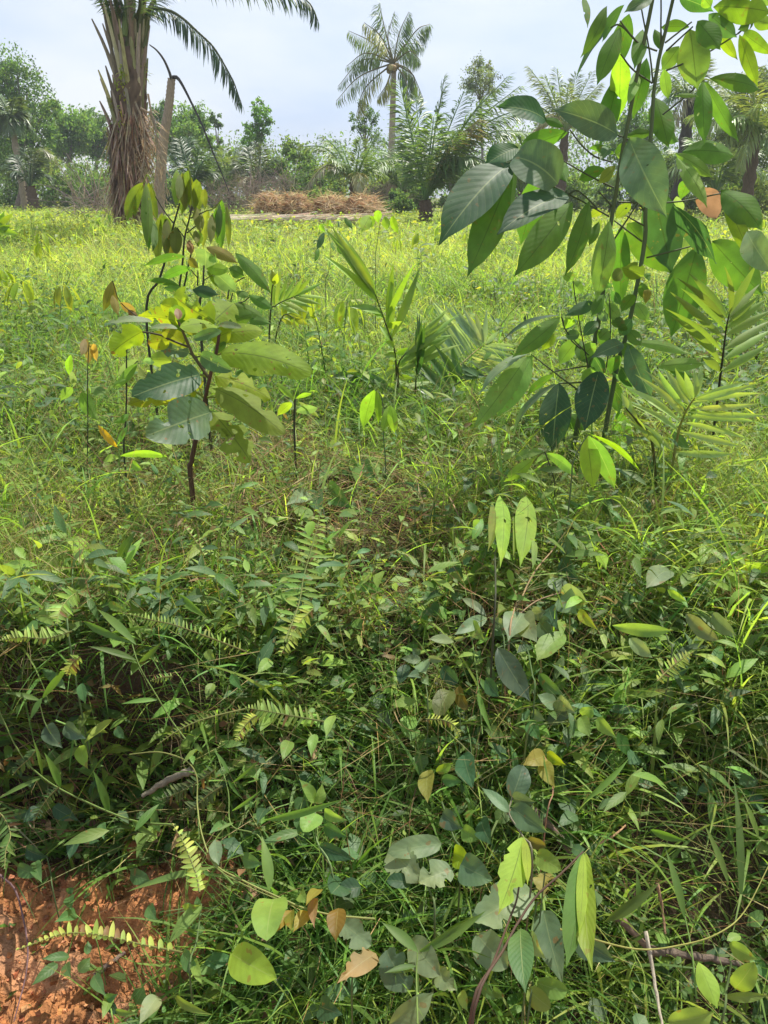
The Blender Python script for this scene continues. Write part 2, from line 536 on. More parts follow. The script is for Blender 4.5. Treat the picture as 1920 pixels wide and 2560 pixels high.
# dry straw coloured culms and fine twigs
mb = MB()
x, y = scatter(17000, 1.1, 5.0)
k = (scar(x, y) < .3); x, y = x[k], y[k]; n = len(x)
b = np.stack([x, y, H(x, y) + .08 * rng.random(n)], -1)
d = nz(rng.normal(0, 1, (n, 3)) * [1, 1, .55] + [0, 0, .25])
leaves(mb, b, d, nz(rng.normal(0, 1, (n, 3))), rng.uniform(.08, .40, n), rng.uniform(.0009, .0022, n), 'blade', rng.normal(0, .5, n), 0,
       jit(np.array([(.38, .29, .14), (.27, .19, .09), (.18, .11, .065), (.32, .30, .12)])[rng.integers(0, 4, n)], .2, n), nl=3, nw=1)
tx, ty = scatter(26000, 1.25, 5.0)
k = (scar(tx, ty) < .4) & (fbm(tx * 2.1, ty * 2.1, 59) > .60); tx, ty = tx[k], ty[k]; n = len(tx)
b = np.stack([tx, ty, H(tx, ty) + .10 * rng.random(n)], -1)
leaves(mb, b, nz(rng.normal(0, 1, (n, 3)) * [1, 1, .3]), nz(rng.normal(0, .5, (n, 3)) + [0, 0, 1]), rng.uniform(.06, .26, n), rng.uniform(.0012, .004, n), 'blade', rng.normal(0, .7, n), 0,
       jit(np.array([(.33, .25, .13), (.24, .16, .08), (.17, .10, .06), (.38, .31, .17)])[rng.integers(0, 4, n)], .25, n), nl=3, nw=1)
x, y = scatter(2600, 5, 20)
n = len(x)
b = np.stack([x, y, H(x, y)], -1)
d = nz(rng.normal(0, .5, (n, 3)) + [0, 0, .9])
leaves(mb, b, d, nz(rng.normal(0, 1, (n, 3))), rng.uniform(.15, .5, n), rng.uniform(.003, .007, n), 'blade', rng.normal(0, .5, n), 0,
       jit((.34, .30, .13), .2, n), nl=2, nw=1)
tag(mb.build('dry_grass', M_DRY), 'straw-coloured dry grass stems tangled through the green', 'dry grass', kind='stuff')


# small leaved creeping weeds: sprigs of ovate leaves
def sprigs(mb, x, y, nleaf, hgt, L, cols, shape='ovate', wr=.5, power=1., nl=3, base_h=0.):
    n = len(x)
    top = np.stack([x, y, H(x, y)], -1)
    lean = rng.normal(0, .45, (n, 2))
    hh = rng.uniform(*hgt, n)
    c0 = np.array(cols)[rng.integers(0, len(cols), n)]
    leaves(mb, top, np.stack([lean[:, 0], lean[:, 1], np.ones(n)], -1), [0, -1, .2], hh * np.sqrt(1 + (lean ** 2).sum(1)), .0022 if y.max() < 6 else .006, 'blade', .02, 0, jit((.10, .12, .05), .25, n), nl=2, nw=1)
    for q in range(nleaf):
        t = (q + rng.random(n)) / nleaf
        p = top + np.stack([lean[:, 0] * hh * t, lean[:, 1] * hh * t, base_h + hh * t], -1)
        az = q * 2.4 + rng.normal(0, .5, n) + x * 50
        el = rng.normal(.25, .35, n)
        d = np.stack([np.cos(az) * np.cos(el), np.sin(az) * np.cos(el), np.sin(el)], -1)
        nn = np.stack([rng.normal(0, .35, n), rng.normal(-.1, .35, n), np.ones(n)], -1)
        LL = rng.uniform(*L, n)
        leaves(mb, p, d, nn, LL, LL * wr * rng.uniform(.8, 1.2, n), shape, rng.uniform(.2, 1.1, n), .25, jit(c0, .2, n), nl=nl, nw=2)


D1, D2, D3, D4, D5 = (.055, .12, .032), (.09, .175, .04), (.145, .24, .05), (.20, .31, .06), (.27, .34, .07)
DB = (.085, .16, .07)
mb = MB()
x, y = scatter(5200, 1.45, 4.6)
k = (scar(x, y) < .3) & (rng.random(len(x)) > grassy(x, y) * .85); x, y = x[k], y[k]
sprigs(mb, x, y, 8, (.05, .20), (.010, .030), [D1, D2, D2, D3, D4])
x, y = scatter(550, 1.45, 4.6)
k = (scar(x, y) < .3) & (fbm(x * 2.2, y * 2.2, 84) + .12 * x < .62) & (fbm(x * 2.2, y * 2.2, 84) > .42); x, y = x[k], y[k]
sprigs(mb, x, y, 5, (.05, .24), (.03, .065), [D1, D2, D3, DB, D4])
x, y = scatter(2600, 1.3, 4.8)
k = (scar(x, y) < .3) & (fbm(x * 1.3, y * 1.3, 57) > .46); x, y = x[k], y[k]
sprigs(mb, x, y, 6, (.08, .28), (.05, .10), [D1, D2, D2, D3, D4, DB], 'lance', .26, nl=5)
x, y = scatter(450, 1.3, 4.4)
k = (scar(x, y) < .3) & (fbm(x * 1.5, y * 1.5, 58) > .48); x, y = x[k], y[k]
sprigs(mb, x, y, 4, (.06, .22), (.05, .085), [D1, D2, D3, D4, DB], 'ell', .5, nl=5)
x, y = scatter(1100, 1.45, 4.6)
sprigs(mb, x, y, 7, (.04, .2), (.03, .055), [D1, D2, D3, D4, (.16, .13, .05)], 'lance', .28)
x, y = scatter(1400, .98, 1.75)
k = (scar(x, y) < .25) & (fbm(x * 4, y * 4, 85) > .42); x, y = x[k], y[k]
sprigs(mb, x, y, 8, (.02, .16), (.010, .032), [D1, D1, D2, D2, D3])
x, y = scatter(340, .98, 1.75)
k = (scar(x, y) < .25) & (fbm(x * 3, y * 3, 86) > .44); x, y = x[k], y[k]
sprigs(mb, x, y, 4, (.03, .18), (.035, .075), [D1, D2, DB, DB, D3])
x, y = scatter(300, .98, 1.75)
k = scar(x, y) < .25; x, y = x[k], y[k]
sprigs(mb, x, y, 4, (.03, .18), (.03, .05), [D1, D2, DB, D3], 'round', .8)
x, y = scatter(260, 1.0, 1.5)
k = (x < -.25); sprigs(mb, x[k], y[k], 6, (.01, .08), (.015, .042), [D1, D2, D2, D3])
x, y = scatter(2600, 3.2, 9)
k = fbm(x * 1.1, y * 1.1, 88) > .5; x, y = x[k], y[k]
sprigs(mb, x, y, 8, (.10, .34), (.03, .075), [D1, D2, D2, D3, DB], nl=3)
x, y = scatter(2800, 4.5, 14)
k = fbm(x * .8, y * .8, 87) > .45; x, y = x[k], y[k]
sprigs(mb, x, y, 7, (.10, .34), (.03, .085), [D2, D3, D4, D5, D4], nl=2)
x, y = scatter(2600, 12, 40)
sprigs(mb, x, y, 6, (.18, .46), (.07, .16), [D3, D4, D4, D5], nl=2)
tag(mb.build('ground_cover', M_HERB), 'small-leaved creeping weeds filling the ground between the grass', 'ground cover', kind='stuff')

# crumbs of earth lying on the bare patch
mb = MB()
n = 3200
x = rng.uniform(-1.0, -.2, n); y = rng.uniform(.95, 1.5, n)
k = scar(x, y) > .3 * rng.random(n); x, y = x[k], y[k]; n = len(x)
r_ = 0.0014 + .007 * rng.random(n) ** 4
oc = np.array([[1, 0, 0], [-1, 0, 0], [0, 1, 0], [0, -1, 0], [0, 0, 1], [0, 0, -1]], float)
fc = np.array([[0, 2, 4, 4], [2, 1, 4, 4], [1, 3, 4, 4], [3, 0, 4, 4]])
cube = np.array([(a, b, c) for a in (-1, 1) for b in (-1, 1) for c in (-1, 1)], float) * .7
fq = np.array([(0, 1, 3, 2), (4, 6, 7, 5), (0, 4, 5, 1), (2, 3, 7, 6), (0, 2, 6, 4), (1, 5, 7, 3)])
v = cube[None] * rng.uniform(.5, 1.25, (n, 8, 1)) + rng.normal(0, .18, (n, 8, 3))
ca, sa = np.cos(x * 900), np.sin(x * 900)
v = np.stack([v[..., 0] * ca[:, None] - v[..., 1] * sa[:, None], v[..., 0] * sa[:, None] + v[..., 1] * ca[:, None], v[..., 2] * .8], -1)
base_z = H(x, y) + scar(x, y) * (.13 * (.5 - np.abs(fbm(x * 11, y * 11, 31) - .47) * 2) + .035 * (fbm(x * 40, y * 40, 33) - .47) + .06 * np.abs(fbm(x * 23, y * 23, 35) - .47))
v = v * r_[:, None, None] + np.stack([x, y, base_z + r_ * .3], -1)[:, None]
mb.add(v.reshape(-1, 3), (fq[None] + (np.arange(n) * 8)[:, None, None]).reshape(-1, 4), np.zeros((n * 8, 2)), np.repeat(jit(np.array([(.33, .135, .052), (.26, .105, .045), (.40, .18, .085)])[rng.integers(0, 3, n)], .2, n), 8, 0))
tag(mb.build('soil_crumbs', M_SOIL, smooth=False), 'crumbs of red earth strewn over the bare patch', 'soil', kind='stuff')

# dead leaves and root threads along the edge of the bare patch
mb = MB()
n = 420
x = rng.uniform(-1.15, .1, n); y = rng.uniform(.95, 1.52, n)
k = (x < -.15); x, y = x[k], y[k]; n = len(x)
b = np.stack([x, y, H(x, y) + .012 + .05 * (scar(x, y) < .3)], -1)
leaves(mb, b, nz(rng.normal(0, 1, (n, 3)) * [1, 1, .35]), nz(rng.normal(0, .5, (n, 3)) + [0, -.3, 1]), rng.uniform(.02, .06, n), rng.uniform(.008, .026, n), 'ovate', rng.normal(.6, .8, n), .5, jit(np.array([(.22, .13, .07), (.30, .20, .11), (.13, .08, .05)])[rng.integers(0, 3, n)], .2, n), nl=4, nw=2)
n = 900
x = rng.uniform(-1.15, .05, n); y = rng.uniform(1.0, 1.55, n)
k = (x < -.2) & (rng.random(n) < .4 + .6 * (y > 1.25)); x, y = x[k], y[k]; n = len(x)
b = np.stack([x, y, H(x, y) + .02], -1)
leaves(mb, b, nz(rng.normal(0, 1, (n, 3)) * [.7, .6, .5] + [0, -.25, -.6]), nz(rng.normal(0, 1, (n, 3))), rng.uniform(.05, .22, n), .0018, 'blade', rng.normal(0, .6, n), 0, jit((.17, .115, .07), .3, n), nl=4, nw=1)
tag(mb.build('leaf_litter', M_DRY), 'dead leaves and root threads on the red earth', 'litter', kind='stuff')

# airy seed heads of fine grass, a haze of thin branchlets over the bank
mb = MB()
x, y = scatter(420, 1.2, 3.4)
k = scar(x, y) < .6; x, y = x[k], y[k]
for a, b in zip(x, y):
    z = float(H(a, b))
    nb = 14
    h = rng.uniform(.10, .30)
    ln = rng.normal(0, .3, 2)
    t = rng.uniform(.35, 1, nb)
    p = np.array([a, b, z]) + np.stack([ln[0] * h * t, ln[1] * h * t, h * t], -1)
    d = nz(rng.normal(0, 1, (nb, 3)) + [0, 0, .5])
    c = jit([(.22, .20, .09), (.26, .14, .09), (.14, .18, .06), (.30, .26, .13)][rng.integers(0, 4)], .15)
    leaves(mb, p, d, rng.normal(0, 1, (nb, 3)), rng.uniform(.03, .11, nb), .0011, 'blade', rng.normal(0, .4, nb), 0, c, nl=3, nw=1)
    leaves(mb, [[a, b, z]], nz(np.array([[ln[0], ln[1], 1]])), [[0, -1, .2]], h * 1.05, .0016, 'blade', .2, 0, c, nl=4, nw=1)
tag(mb.build('seed_heads', M_DRY), 'haze of thin branching grass seed heads over the bank', 'seed heads', kind='stuff')

# ------------------------------------------------------------------ the humid air between here and the far trees
hz = bpy.data.meshes.new('haze')
hx, hy0, hy1, hz0, hz1 = 150., -9.5, 135., -3., 22.
hz.from_pydata([(sx * hx, yy, zz) for sx in (-1, 1) for yy in (hy0, hy1) for zz in (hz0, hz1)], [], [(0, 1, 3, 2), (4, 6, 7, 5), (0, 4, 5, 1), (2, 3, 7, 6), (0, 2, 6, 4), (1, 5, 7, 3)])
ho = bpy.data.objects.new('haze', hz)
COL.objects.link(ho)
tag(ho, 'thin pale haze in front of the far trees', 'haze', kind='stuff')
m = bpy.data.materials.new('haze'); m.use_nodes = True
nt = m.node_tree; nt.nodes.clear()
mo = nt.nodes.new('ShaderNodeOutputMaterial'); pv = nt.nodes.new('ShaderNodeVolumePrincipled')
pv.inputs['Density'].default_value = .0010
pv.inputs['Color'].default_value = (.86, .92, 1, 1)
pv.inputs['Anisotropy'].default_value = .35
nt.links.new(pv.outputs[0], mo.inputs['Volume'])
hz.materials.append(m)
# ------------------------------------------------------------------ palms
def frond(mb, path, n, L, W, ang=1.0, droop=1.0, vt=.25, col=(.05, .11, .03), rr=(.03, .006), t0=.18, up=None, nl=3, rcol=None, hang=0., jitter=.12, sparse=1., lrand=.1, k=20, seg=5):
    """rachis along path with n pairs of leaflets"""
    p = spline(path, k)
    tube(mb, p, np.linspace(rr[0], rr[1], k), rcol if rcol is not None else np.asarray(col) * 1.3, seg)
    T = nz(np.gradient(p, axis=0))
    upv = np.array([0, 0, 1.]) if up is None else np.asarray(up, float)
    t = np.linspace(t0, .995, n)
    fi = t * (k - 1)
    pos = np.stack([np.interp(fi, np.arange(k), p[:, a]) for a in range(3)], -1)
    tan = nz(np.stack([np.interp(fi, np.arange(k), T[:, a]) for a in range(3)], -1))
    s = np.cross(tan, upv)
    s = np.where(np.linalg.norm(s, axis=-1, keepdims=True) < .15, np.array([1., 0, 0]), s)
    s = nz(s); u = np.cross(s, tan)
    env = np.sin(np.pi * np.clip((t - t0 * .5) / (1.06 - t0 * .5), 0, 1) ** .8) ** .55
    for sg in (-1, 1):
        kp = rng.random(n) < sparse
        a = ang * (1.1 - .55 * t) + rng.normal(0, jitter, n)
        d = tan * np.cos(a)[:, None] + (s * sg * np.cos(vt) + u * np.sin(vt + rng.normal(0, jitter, n))[:, None]) * np.sin(a)[:, None]
        d = d + np.array([0, 0, -hang]) + rng.normal(0, jitter * .6, (n, 3))
        nn = u * .7 + np.array([0, 0, .8]) - tan * .2
        c = jit(col, .16, n)
        LL = L * env * rng.uniform(1 - lrand * 1.5, 1 + lrand, n)
        leaves(mb, pos[kp], d[kp], nn[kp], LL[kp], (W * (.6 + .4 * env))[kp] * rng.uniform(.8, 1.15, kp.sum()), 'lance', (droop * rng.uniform(.6, 1.3, n))[kp], .35, c[kp], nl=nl, nw=2)


def px_path(pts, d, dz=0.):
    m = len(pts)
    return [P(q[0], q[1], d + dz * i / (m - 1)) for i, q in enumerate(pts)]


# the big oil palm on the left, 16 m away
DP = 16.0
base = P(312, 545, DP); base[2] = float(H(base[0], DP)) - .05
oil = thing('oil_palm', 'tall oil palm with a shaggy brown trunk of old frond bases, at the left', 'palm tree', base)
top = P(326, 120, DP)
mb = MB()
K = 34
tt = np.linspace(0, 1, K)
cen = base + (top - base) * tt[:, None]
rad = np.interp(tt, [0, .05, .25, .5, .8, 1], [.27, .22, .23, .28, .27, .19])
th = np.linspace(0, 2 * np.pi, 29)
rr_ = rad[:, None] * (1 + .22 * (vnoise(th[None] * 3 + 0 * tt[:, None], tt[:, None] * 26, 3) - .5) + .12 * ((tt[:, None] * 22 + th[None] * .8) % 1))
v = cen[:, None] + rr_[..., None] * np.stack([np.cos(th), np.sin(th), 0 * th], -1)[None]
i = np.arange(v.shape[0] * v.shape[1]).reshape(v.shape[:2])
f = np.stack([i[:-1, :-1], i[:-1, 1:], i[1:, 1:], i[1:, :-1]], -1).reshape(-1, 4)
cc = np.array([.15, .10, .07]) * (.45 + 1.1 * vnoise(th[None] * 5 + 0 * tt[:, None], tt[:, None] * 40, 8))[..., None]
mb.add(v.reshape(-1, 3), f, np.stack([(th[None] + 0 * tt[:, None]).ravel() / 6.28, (tt[:, None] + 0 * th[None]).ravel()], -1), cc.reshape(-1, 3))
mb.build('trunk', M_BARK, oil)
# old frond bases: upright stubs round the trunk
for q in range(86):
    mb = MB()
    h = .30 + .70 * rng.random() ** .8
    a = rng.random() * 6.283
    c0 = base + (top - base) * h
    r0 = np.interp(h, tt, rad) * .92
    o_ = np.array([math.cos(a), math.sin(a), 0])
    ln = rng.uniform(.35, .75) + max(0, h - .55) * 1.3
    out = rng.uniform(.04, .30) if h > .5 else rng.uniform(.02, .16)
    p0 = c0 + o_ * r0
    p1 = p0 + o_ * out * ln * .55 + np.array([0, 0, ln * .55])
    p2 = p0 + o_ * out * ln * 1.15 + np.array([0, 0, ln])
    colr = jit([(.33, .27, .20), (.37, .29, .20), (.23, .16, .115), (.26, .25, .11)][rng.integers(0, 4)], .2)
    if h < .55: colr = jit((.25, .175, .125), .25)
    tube(mb, spline([p0, p1, p2], 6), [.05, .045, .035, .03, .024, .012], colr, 5, .55)
    mb.build('frond_stub', M_BARK, oil)
# fibre and dead leaflets hanging over the trunk
mb = MB()
n = 2300
h = rng.uniform(.12, .72, n); a = rng.random(n) * 6.283
o_ = np.stack([np.cos(a), np.sin(a), 0 * a], -1)
p0 = base + (top - base) * h[:, None] + o_ * (np.interp(h, tt, rad) * rng.uniform(1.0, 1.15, n))[:, None]
leaves(mb, p0, np.stack([rng.normal(0, .22, n), rng.normal(0, .22, n), -np.ones(n)], -1) + o_ * .12, o_, rng.uniform(.2, .75, n), rng.uniform(.012, .03, n), 'lance', rng.normal(0, .35, n), .2,
       jit(np.array([(.26, .17, .115), (.36, .26, .185), (.44, .34, .25), (.15, .09, .06)])[rng.integers(0, 4, n)], .2, n), nl=3, nw=1)
mb.build('dead_leaf_skirt', M_DRY, oil)['kind'] = 'stuff'
# small ferns and creepers rooted on the trunk
mb = MB()
n = 110
h = rng.uniform(.42, 1.0, n); a = rng.random(n) * 6.283
cl = rng.integers(0, 7, n); h = .42 + .55 * _h(cl * 1., 1., 2) + rng.normal(0, .035, n); a = 3.3 + 2.8 * _h(cl * 1., 4., 5) + rng.normal(0, .12, n)
o_ = np.stack([np.cos(a), np.sin(a), 0 * a], -1)
p0 = base + (top - base) * h[:, None] + o_ * (np.interp(h, tt, rad) * 1.25)[:, None]
leaves(mb, p0, o_ + rng.normal(0, .6, (n, 3)), [0, 0, 1], rng.uniform(.07, .17, n), rng.uniform(.025, .06, n), 'ovate', .8, .2, jit((.28, .32, .06), .25, n), nl=2, nw=2)
mb.build('creeper', M_FAR, oil)
# green petioles standing at the crown
for (x0, y0, x1, y1, w) in [(322, 130, 331, -60, .085), (345, 120, 352, -50, .06), (300, 110, 282, -40, .05), (310, 90, 318, -60, .06), (290, 130, 262, -10, .035), (352, 80, 392, -30, .035), (280, 150, 268, 20, .03), (360, 120, 372, 50, .035)]:
    mb = MB()
    dd = rng.uniform(-.25, .15)
    tube(mb, spline([P(x0, y0, DP + dd), P((x0 + x1) / 2 + 3, (y0 + y1) / 2, DP + dd * .6), P(x1, y1, DP + dd)], 8), np.linspace(w, w * .6, 8), jit((.12, .14, .04), .15), 7, .7)
    mb.build('petiole', M_STEM, oil)
OG = (.030, .070, .026)
for pts, dz, Lf, hang in [
    ([(334, 110), (352, 66), (376, 24), (423, 27), (460, 49), (495, 81), (532, 116), (561, 162), (585, 208), (604, 262)], -.9, .50, .55),
    ([(335, 60), (380, -30), (470, -62), (600, -46), (700, -26), (768, 2), (795, 52)], -.6, .52, .55),
    ([(320, 60), (300, -60), (230, -170), (120, -200), (20, -120)], -.5, .55, .3),
    ([(320, 60), (330, -120), (370, -300), (460, -420)], .8, .6, .2),
    ([(320, 60), (270, -90), (200, -270), (90, -380)], 1.0, .6, .2),
    ([(330, 60), (350, 10), (330, -80), (290, -180)], -1.4, .5, .3),
    ([(322, 80), (290, 10), (262, -60), (220, -110)], -.8, .42, .5),
    ([(330, 80), (372, 20), (410, -40), (450, -70)], .9, .42, .5),
    ([(325, 60), (340, -60), (330, -160), (360, -260)], 1.6, .5, .4),
]:
    mb = MB()
    frond(mb, px_path(pts, DP, dz), 62, Lf, .034, ang=.95, droop=.9, vt=.1, col=OG, rr=(.035, .008), hang=hang, t0=.2, k=30, rcol=(.07, .09, .03))
    mb.build('frond', M_PALM, oil)
# dead fronds hanging down its right side
for pts, sp, Lf in [([(338, 255), (352, 290), (362, 340), (358, 410), (346, 468)], .9, .30), ([(370, 235), (380, 290), (398, 370), (416, 455), (412, 500)], .5, .28), ([(352, 270), (385, 300), (392, 400), (386, 470)], .35, .3)]:
    mb = MB()
    frond(mb, px_path(pts, DP - .3, -.3), 40, Lf, .02, ang=1.1, droop=1.0, vt=.0, col=(.34, .27, .19), rr=(.02, .006), sparse=sp, hang=.25, up=(0, -1, .1), rcol=(.36, .29, .21), jitter=.2)
    f_ = mb.build('dead_frond', M_DRY, oil)
    f_['label'] = 'dry grey-brown frond hanging down the trunk'

# snapped palm trunk behind it
DT = 24.0
base = P(394, 520, DT); base[2] = float(H(base[0], DT)) - .05
dt = thing('broken_palm', 'leaning broken palm trunk with two bent stalks at its top, behind the big oil palm', 'dead palm', base)
mb = MB()
pth = spline([base, P(399, 462, DT), P(409, 347, DT), P(421, 275, DT), P(429, 197, DT)], 60)
tube(mb, pth, np.interp(np.linspace(0, 1, 60), [0, .6, 1], [.17, .135, .105]) * (1 + .07 * ((np.arange(60) % 2) * 2 - 1)), (.30, .23, .16), 10)
mb.build('trunk', M_BARK, dt)
for pts, r in [([(428, 200), (424, 182), (410, 150), (392, 126), (374, 112)], (.07, .02)), ([(431, 194), (444, 195), (460, 220), (480, 260), (505, 312), (532, 380), (560, 448), (572, 478)], (.055, .015))]:
    mb = MB()
    tube(mb, spline(px_path(pts, DT, -.8), 18), np.linspace(r[0], r[1], 18), (.055, .05, .045), 6, .6)
    mb.build('bent_stalk', M_BARK, dt)

# coconut palm, centre
DC = 42.0
base = P(972, 545, DC); base[2] = float(H(base[0], DC)) - .05
co = thing('coconut_palm', 'tall slender coconut palm with a ragged crown against the sky', 'palm tree', base)
mb = MB()
pth = spline([base, P(975, 440, DC), P(980, 330, DC), P(983, 220, DC), P(985, 165, DC)], 50)
tube(mb, pth, np.interp(np.linspace(0, 1, 50), [0, .08, 1], [.26, .19, .115]) * (1 + .03 * ((np.arange(50) % 2) * 2 - 1)), (.40, .31, .23), 9)
mb.build('trunk', M_BARK, co)
cx, cy = 984, 157
YG, DG, GG = (.23, .26, .06), (.06, .125, .04), (.12, .20, .06)
for tx, ty, mx_, my_, dz, c in [(942, 12, 962, 70, .5, DG), (1024, 26, 1000, 90, -.5, DG), (1084, 55, 1040, 75, .4, DG), (896, 59, 945, 85, -1.5, YG), (884, 84, 935, 100, 1.2, GG),
                              (868, 158, 918, 128, -.6, GG), (844, 207, 905, 158, .7, DG), (851, 250, 905, 188, -1.3, GG), (878, 288, 925, 215, -1., YG), (948, 250, 962, 200, -1.8, YG),
                              (1049, 152, 1022, 132, -1.4, GG), (1060, 255, 1035, 185, .8, GG), (1004, 280, 1015, 205, -1.9, DG), (975, 20, 978, 90, 1.2, DG), (1030, 240, 1022, 190, -.8, GG), (1070, 130, 1030, 100, 1.6, DG)]:
    mb = MB()
    p0 = P(cx, cy, DC); p1 = P(mx_, my_, DC + dz * .6); p2 = P(tx, ty, DC + dz)
    frond(mb, [p0, p1 + rng.normal(0, .12, 3), p2 + rng.normal(0, .15, 3)], 46, .95 * rng.uniform(.75, 1.1), .055, ang=.85, droop=1.1, vt=-.15, col=c, rr=(.045, .01), hang=rng.uniform(.6, 1.3), jitter=.22, sparse=.9, t0=.2, rcol=(.16, .15, .06), nl=2)
    mb.build('frond', M_PALM, co)
for q in range(7):
    mb = MB()
    p0 = P(cx + rng.uniform(-16, 14), cy + rng.uniform(2, 20), DC - rng.uniform(.1, .5))
    t_ = np.linspace(-1, 1, 7)
    tube(mb, p0 + np.stack([0 * t_, 0 * t_, t_ * .15], -1), .125 * np.sqrt(np.maximum(0, 1 - t_ ** 2)) + .004, jit((.30, .20, .08), .2), 8)
    mb.build('coconut', M_STEM, co)


def bush_palm(name, label, base_px, d, fr, L, W, col, trunk=None, zb=None, group=None, n=46, hang=.35, ang=1.0, tcol=(.12, .085, .055)):
    b = P(base_px[0], base_px[1], d)
    g0 = np.array([b[0], d, float(H(b[0], d)) - .05])
    o = thing(name, label, 'palm tree', g0, group)
    mb = MB()
    r = trunk or .16
    K = 14
    tube(mb, spline([g0, (g0 + b) / 2 + [.04, 0, 0], b], K), np.linspace(r * 1.25, r, K) * (1 + .15 * ((np.arange(K) % 2) * 2 - 1)), tcol, 9)
    mb.build('trunk', M_BARK, o)
    for e in fr:
        tx, ty, arch, dz = e[:4]
        c = e[4] if len(e) > 4 else col
        mb = MB()
        p2 = P(tx, ty, d + dz)
        m_ = b + (p2 - b) * .5 + np.array([0, 0, arch * np.linalg.norm(p2 - b)])
        frond(mb, [b, m_, p2], n, L, W, ang=ang, droop=.8, vt=.2, col=jit(c, .1), rr=(.045, .01), hang=hang, t0=.16, nl=2, k=18)
        mb.build('frond', M_PALM, o)
    return o


PG, PG2, PGR = (.08, .16, .055), (.125, .21, .075), (.26, .26, .15)
bush_palm('oil_palm', 'dense young oil palm with tall upright fronds, right of the coconut palm', (1062, 500), 27,
          [(1110, 198, .04, 0), (1268, 192, .10, .6), (1000, 215, .04, -.5), (1040, 250, .03, .8), (1330, 262, .16, -.4), (1345, 330, .20, .8), (1195, 300, .14, -1.2, PGR),
           (1255, 425, .3, -.8), (1160, 230, .05, 1.2), (1210, 245, .08, -1), (1085, 290, .02, -1.6), (1140, 330, .06, -1.8), (1015, 300, .06, 1.5), (1300, 215, .1, 1.5), (1180, 395, .22, -1.6)],
          .95, .062, PG, trunk=.2, n=64)
bush_palm('oil_palm', 'small oil palm with spreading fronds left of the coconut palm, behind the straw heaps', (886, 455), 30,
          [(752, 366, .22, 0), (806, 338, .12, .5), (902, 348, .03, -.3), (944, 336, .05, .6), (985, 395, .16, -.4), (822, 430, .25, -.8), (968, 440, .25, .6), (850, 360, .06, 1), (925, 370, .05, -1.), (752, 482, .30, -1.5, PGR), (905, 482, .34, -1.3, PGR), (830, 395, .14, -.9)],
          .62, .045, PG2, trunk=.2)
bush_palm('oil_palm', 'distant oil palm with feathery upright fronds seen behind the rubber saplings', (1412, 330), 36,
          [(1322, 168, .08, 0), (1392, 172, .03, .5), (1362, 190, .05, -.6), (1440, 182, .03, .2), (1500, 210, .08, -.3), (1290, 270, .2, .5), (1540, 260, .2, -.4), (1480, 180, .05, 1), (1350, 300, .25, -1, PGR), (1500, 330, .3, -1, PGR), (1420, 210, 0, -1.2), (1330, 330, .3, .6, PGR)],
          .75, .05, (.16, .23, .10), trunk=.17, n=60)
bush_palm('oil_palm', 'leafy oil palm at the right edge behind the rubber leaves', (1890, 330), 24,
          [(1760, 262, .15, 0), (1800, 210, .08, .5), (1880, 190, .04, -.5), (1960, 210, .08, .3), (1745, 330, .25, -.5), (1820, 300, .15, -1), (1990, 300, .2, 0), (1780, 400, .3, -.8), (1900, 260, .05, -1.2), (1940, 380, .3, -1), (1720, 290, .2, .8), (1850, 420, .35, -1.2)],
          .7, .045, (.18, .26, .08), trunk=.15, n=60)
bush_palm('oil_palm', 'dark-trunked palm standing behind the right rubber leaves', (1725, 250), 31,
          [(1640, 170, .12, 0), (1690, 150, .06, .5), (1760, 150, .08, -.4), (1810, 190, .14, .4), (1650, 260, .25, -.4), (1790, 270, .25, -.7), (1700, 200, .04, -1), (1610, 220, .2, .6), (1760, 320, .35, -.8, PGR), (1680, 320, .35, -.8, PGR)],
          .7, .05, PG2, trunk=.2, tcol=(.07, .06, .05))
bush_palm('palm', 'slim pale-trunked palm with a bushy head at the left edge', (26, 295), 40,
          [(-60, 300, .2, 0), (0, 240, .08, .3), (40, 245, .08, -.3), (62, 280, .2, .5), (55, 330, .35, -.5), (-10, 340, .35, -.4), (75, 310, .3, .2), (-40, 270, .15, -.8), (20, 330, .4, -.9), (95, 340, .35, .4)],
          .75, .07, (.075, .13, .04), trunk=.14, tcol=(.30, .24, .17))
bush_palm('oil_palm', 'low oil palm with an arching grey frond right of the slim palm', (75, 465), 38,
          [(128, 385, .45, 0, (.15, .17, .10)), (40, 390, .1, .3), (80, 375, .05, -.3), (105, 385, .1, .5), (30, 430, .3, -.5), (125, 440, .3, .4), (60, 370, .05, .8), (0, 420, .3, .4)],
          .75, .055, (.05, .095, .045), trunk=.22)
bush_palm('oil_palm', 'young oil palm with dark upright fronds right of the big oil palm trunk', (480, 470), 33,
          [(418, 385, .1, 0), (450, 350, .05, .4), (500, 360, .05, -.4), (530, 380, .12, .3), (420, 430, .25, -.4), (540, 430, .25, .3), (470, 345, .03, .8), (515, 395, .1, -.8)],
          .7, .05, (.045, .10, .04), trunk=.2)
bush_palm('oil_palm', 'short palm with a tufted head behind the dead brush', (640, 470), 37,
          [(590, 400, .15, 0), (620, 370, .08, .4), (655, 365, .05, -.4), (690, 390, .15, .3), (600, 450, .3, -.6, PGR), (690, 440, .3, .3), (640, 360, .02, .8), (570, 430, .25, .4)],
          .75, .055, (.06, .10, .045), trunk=.2)


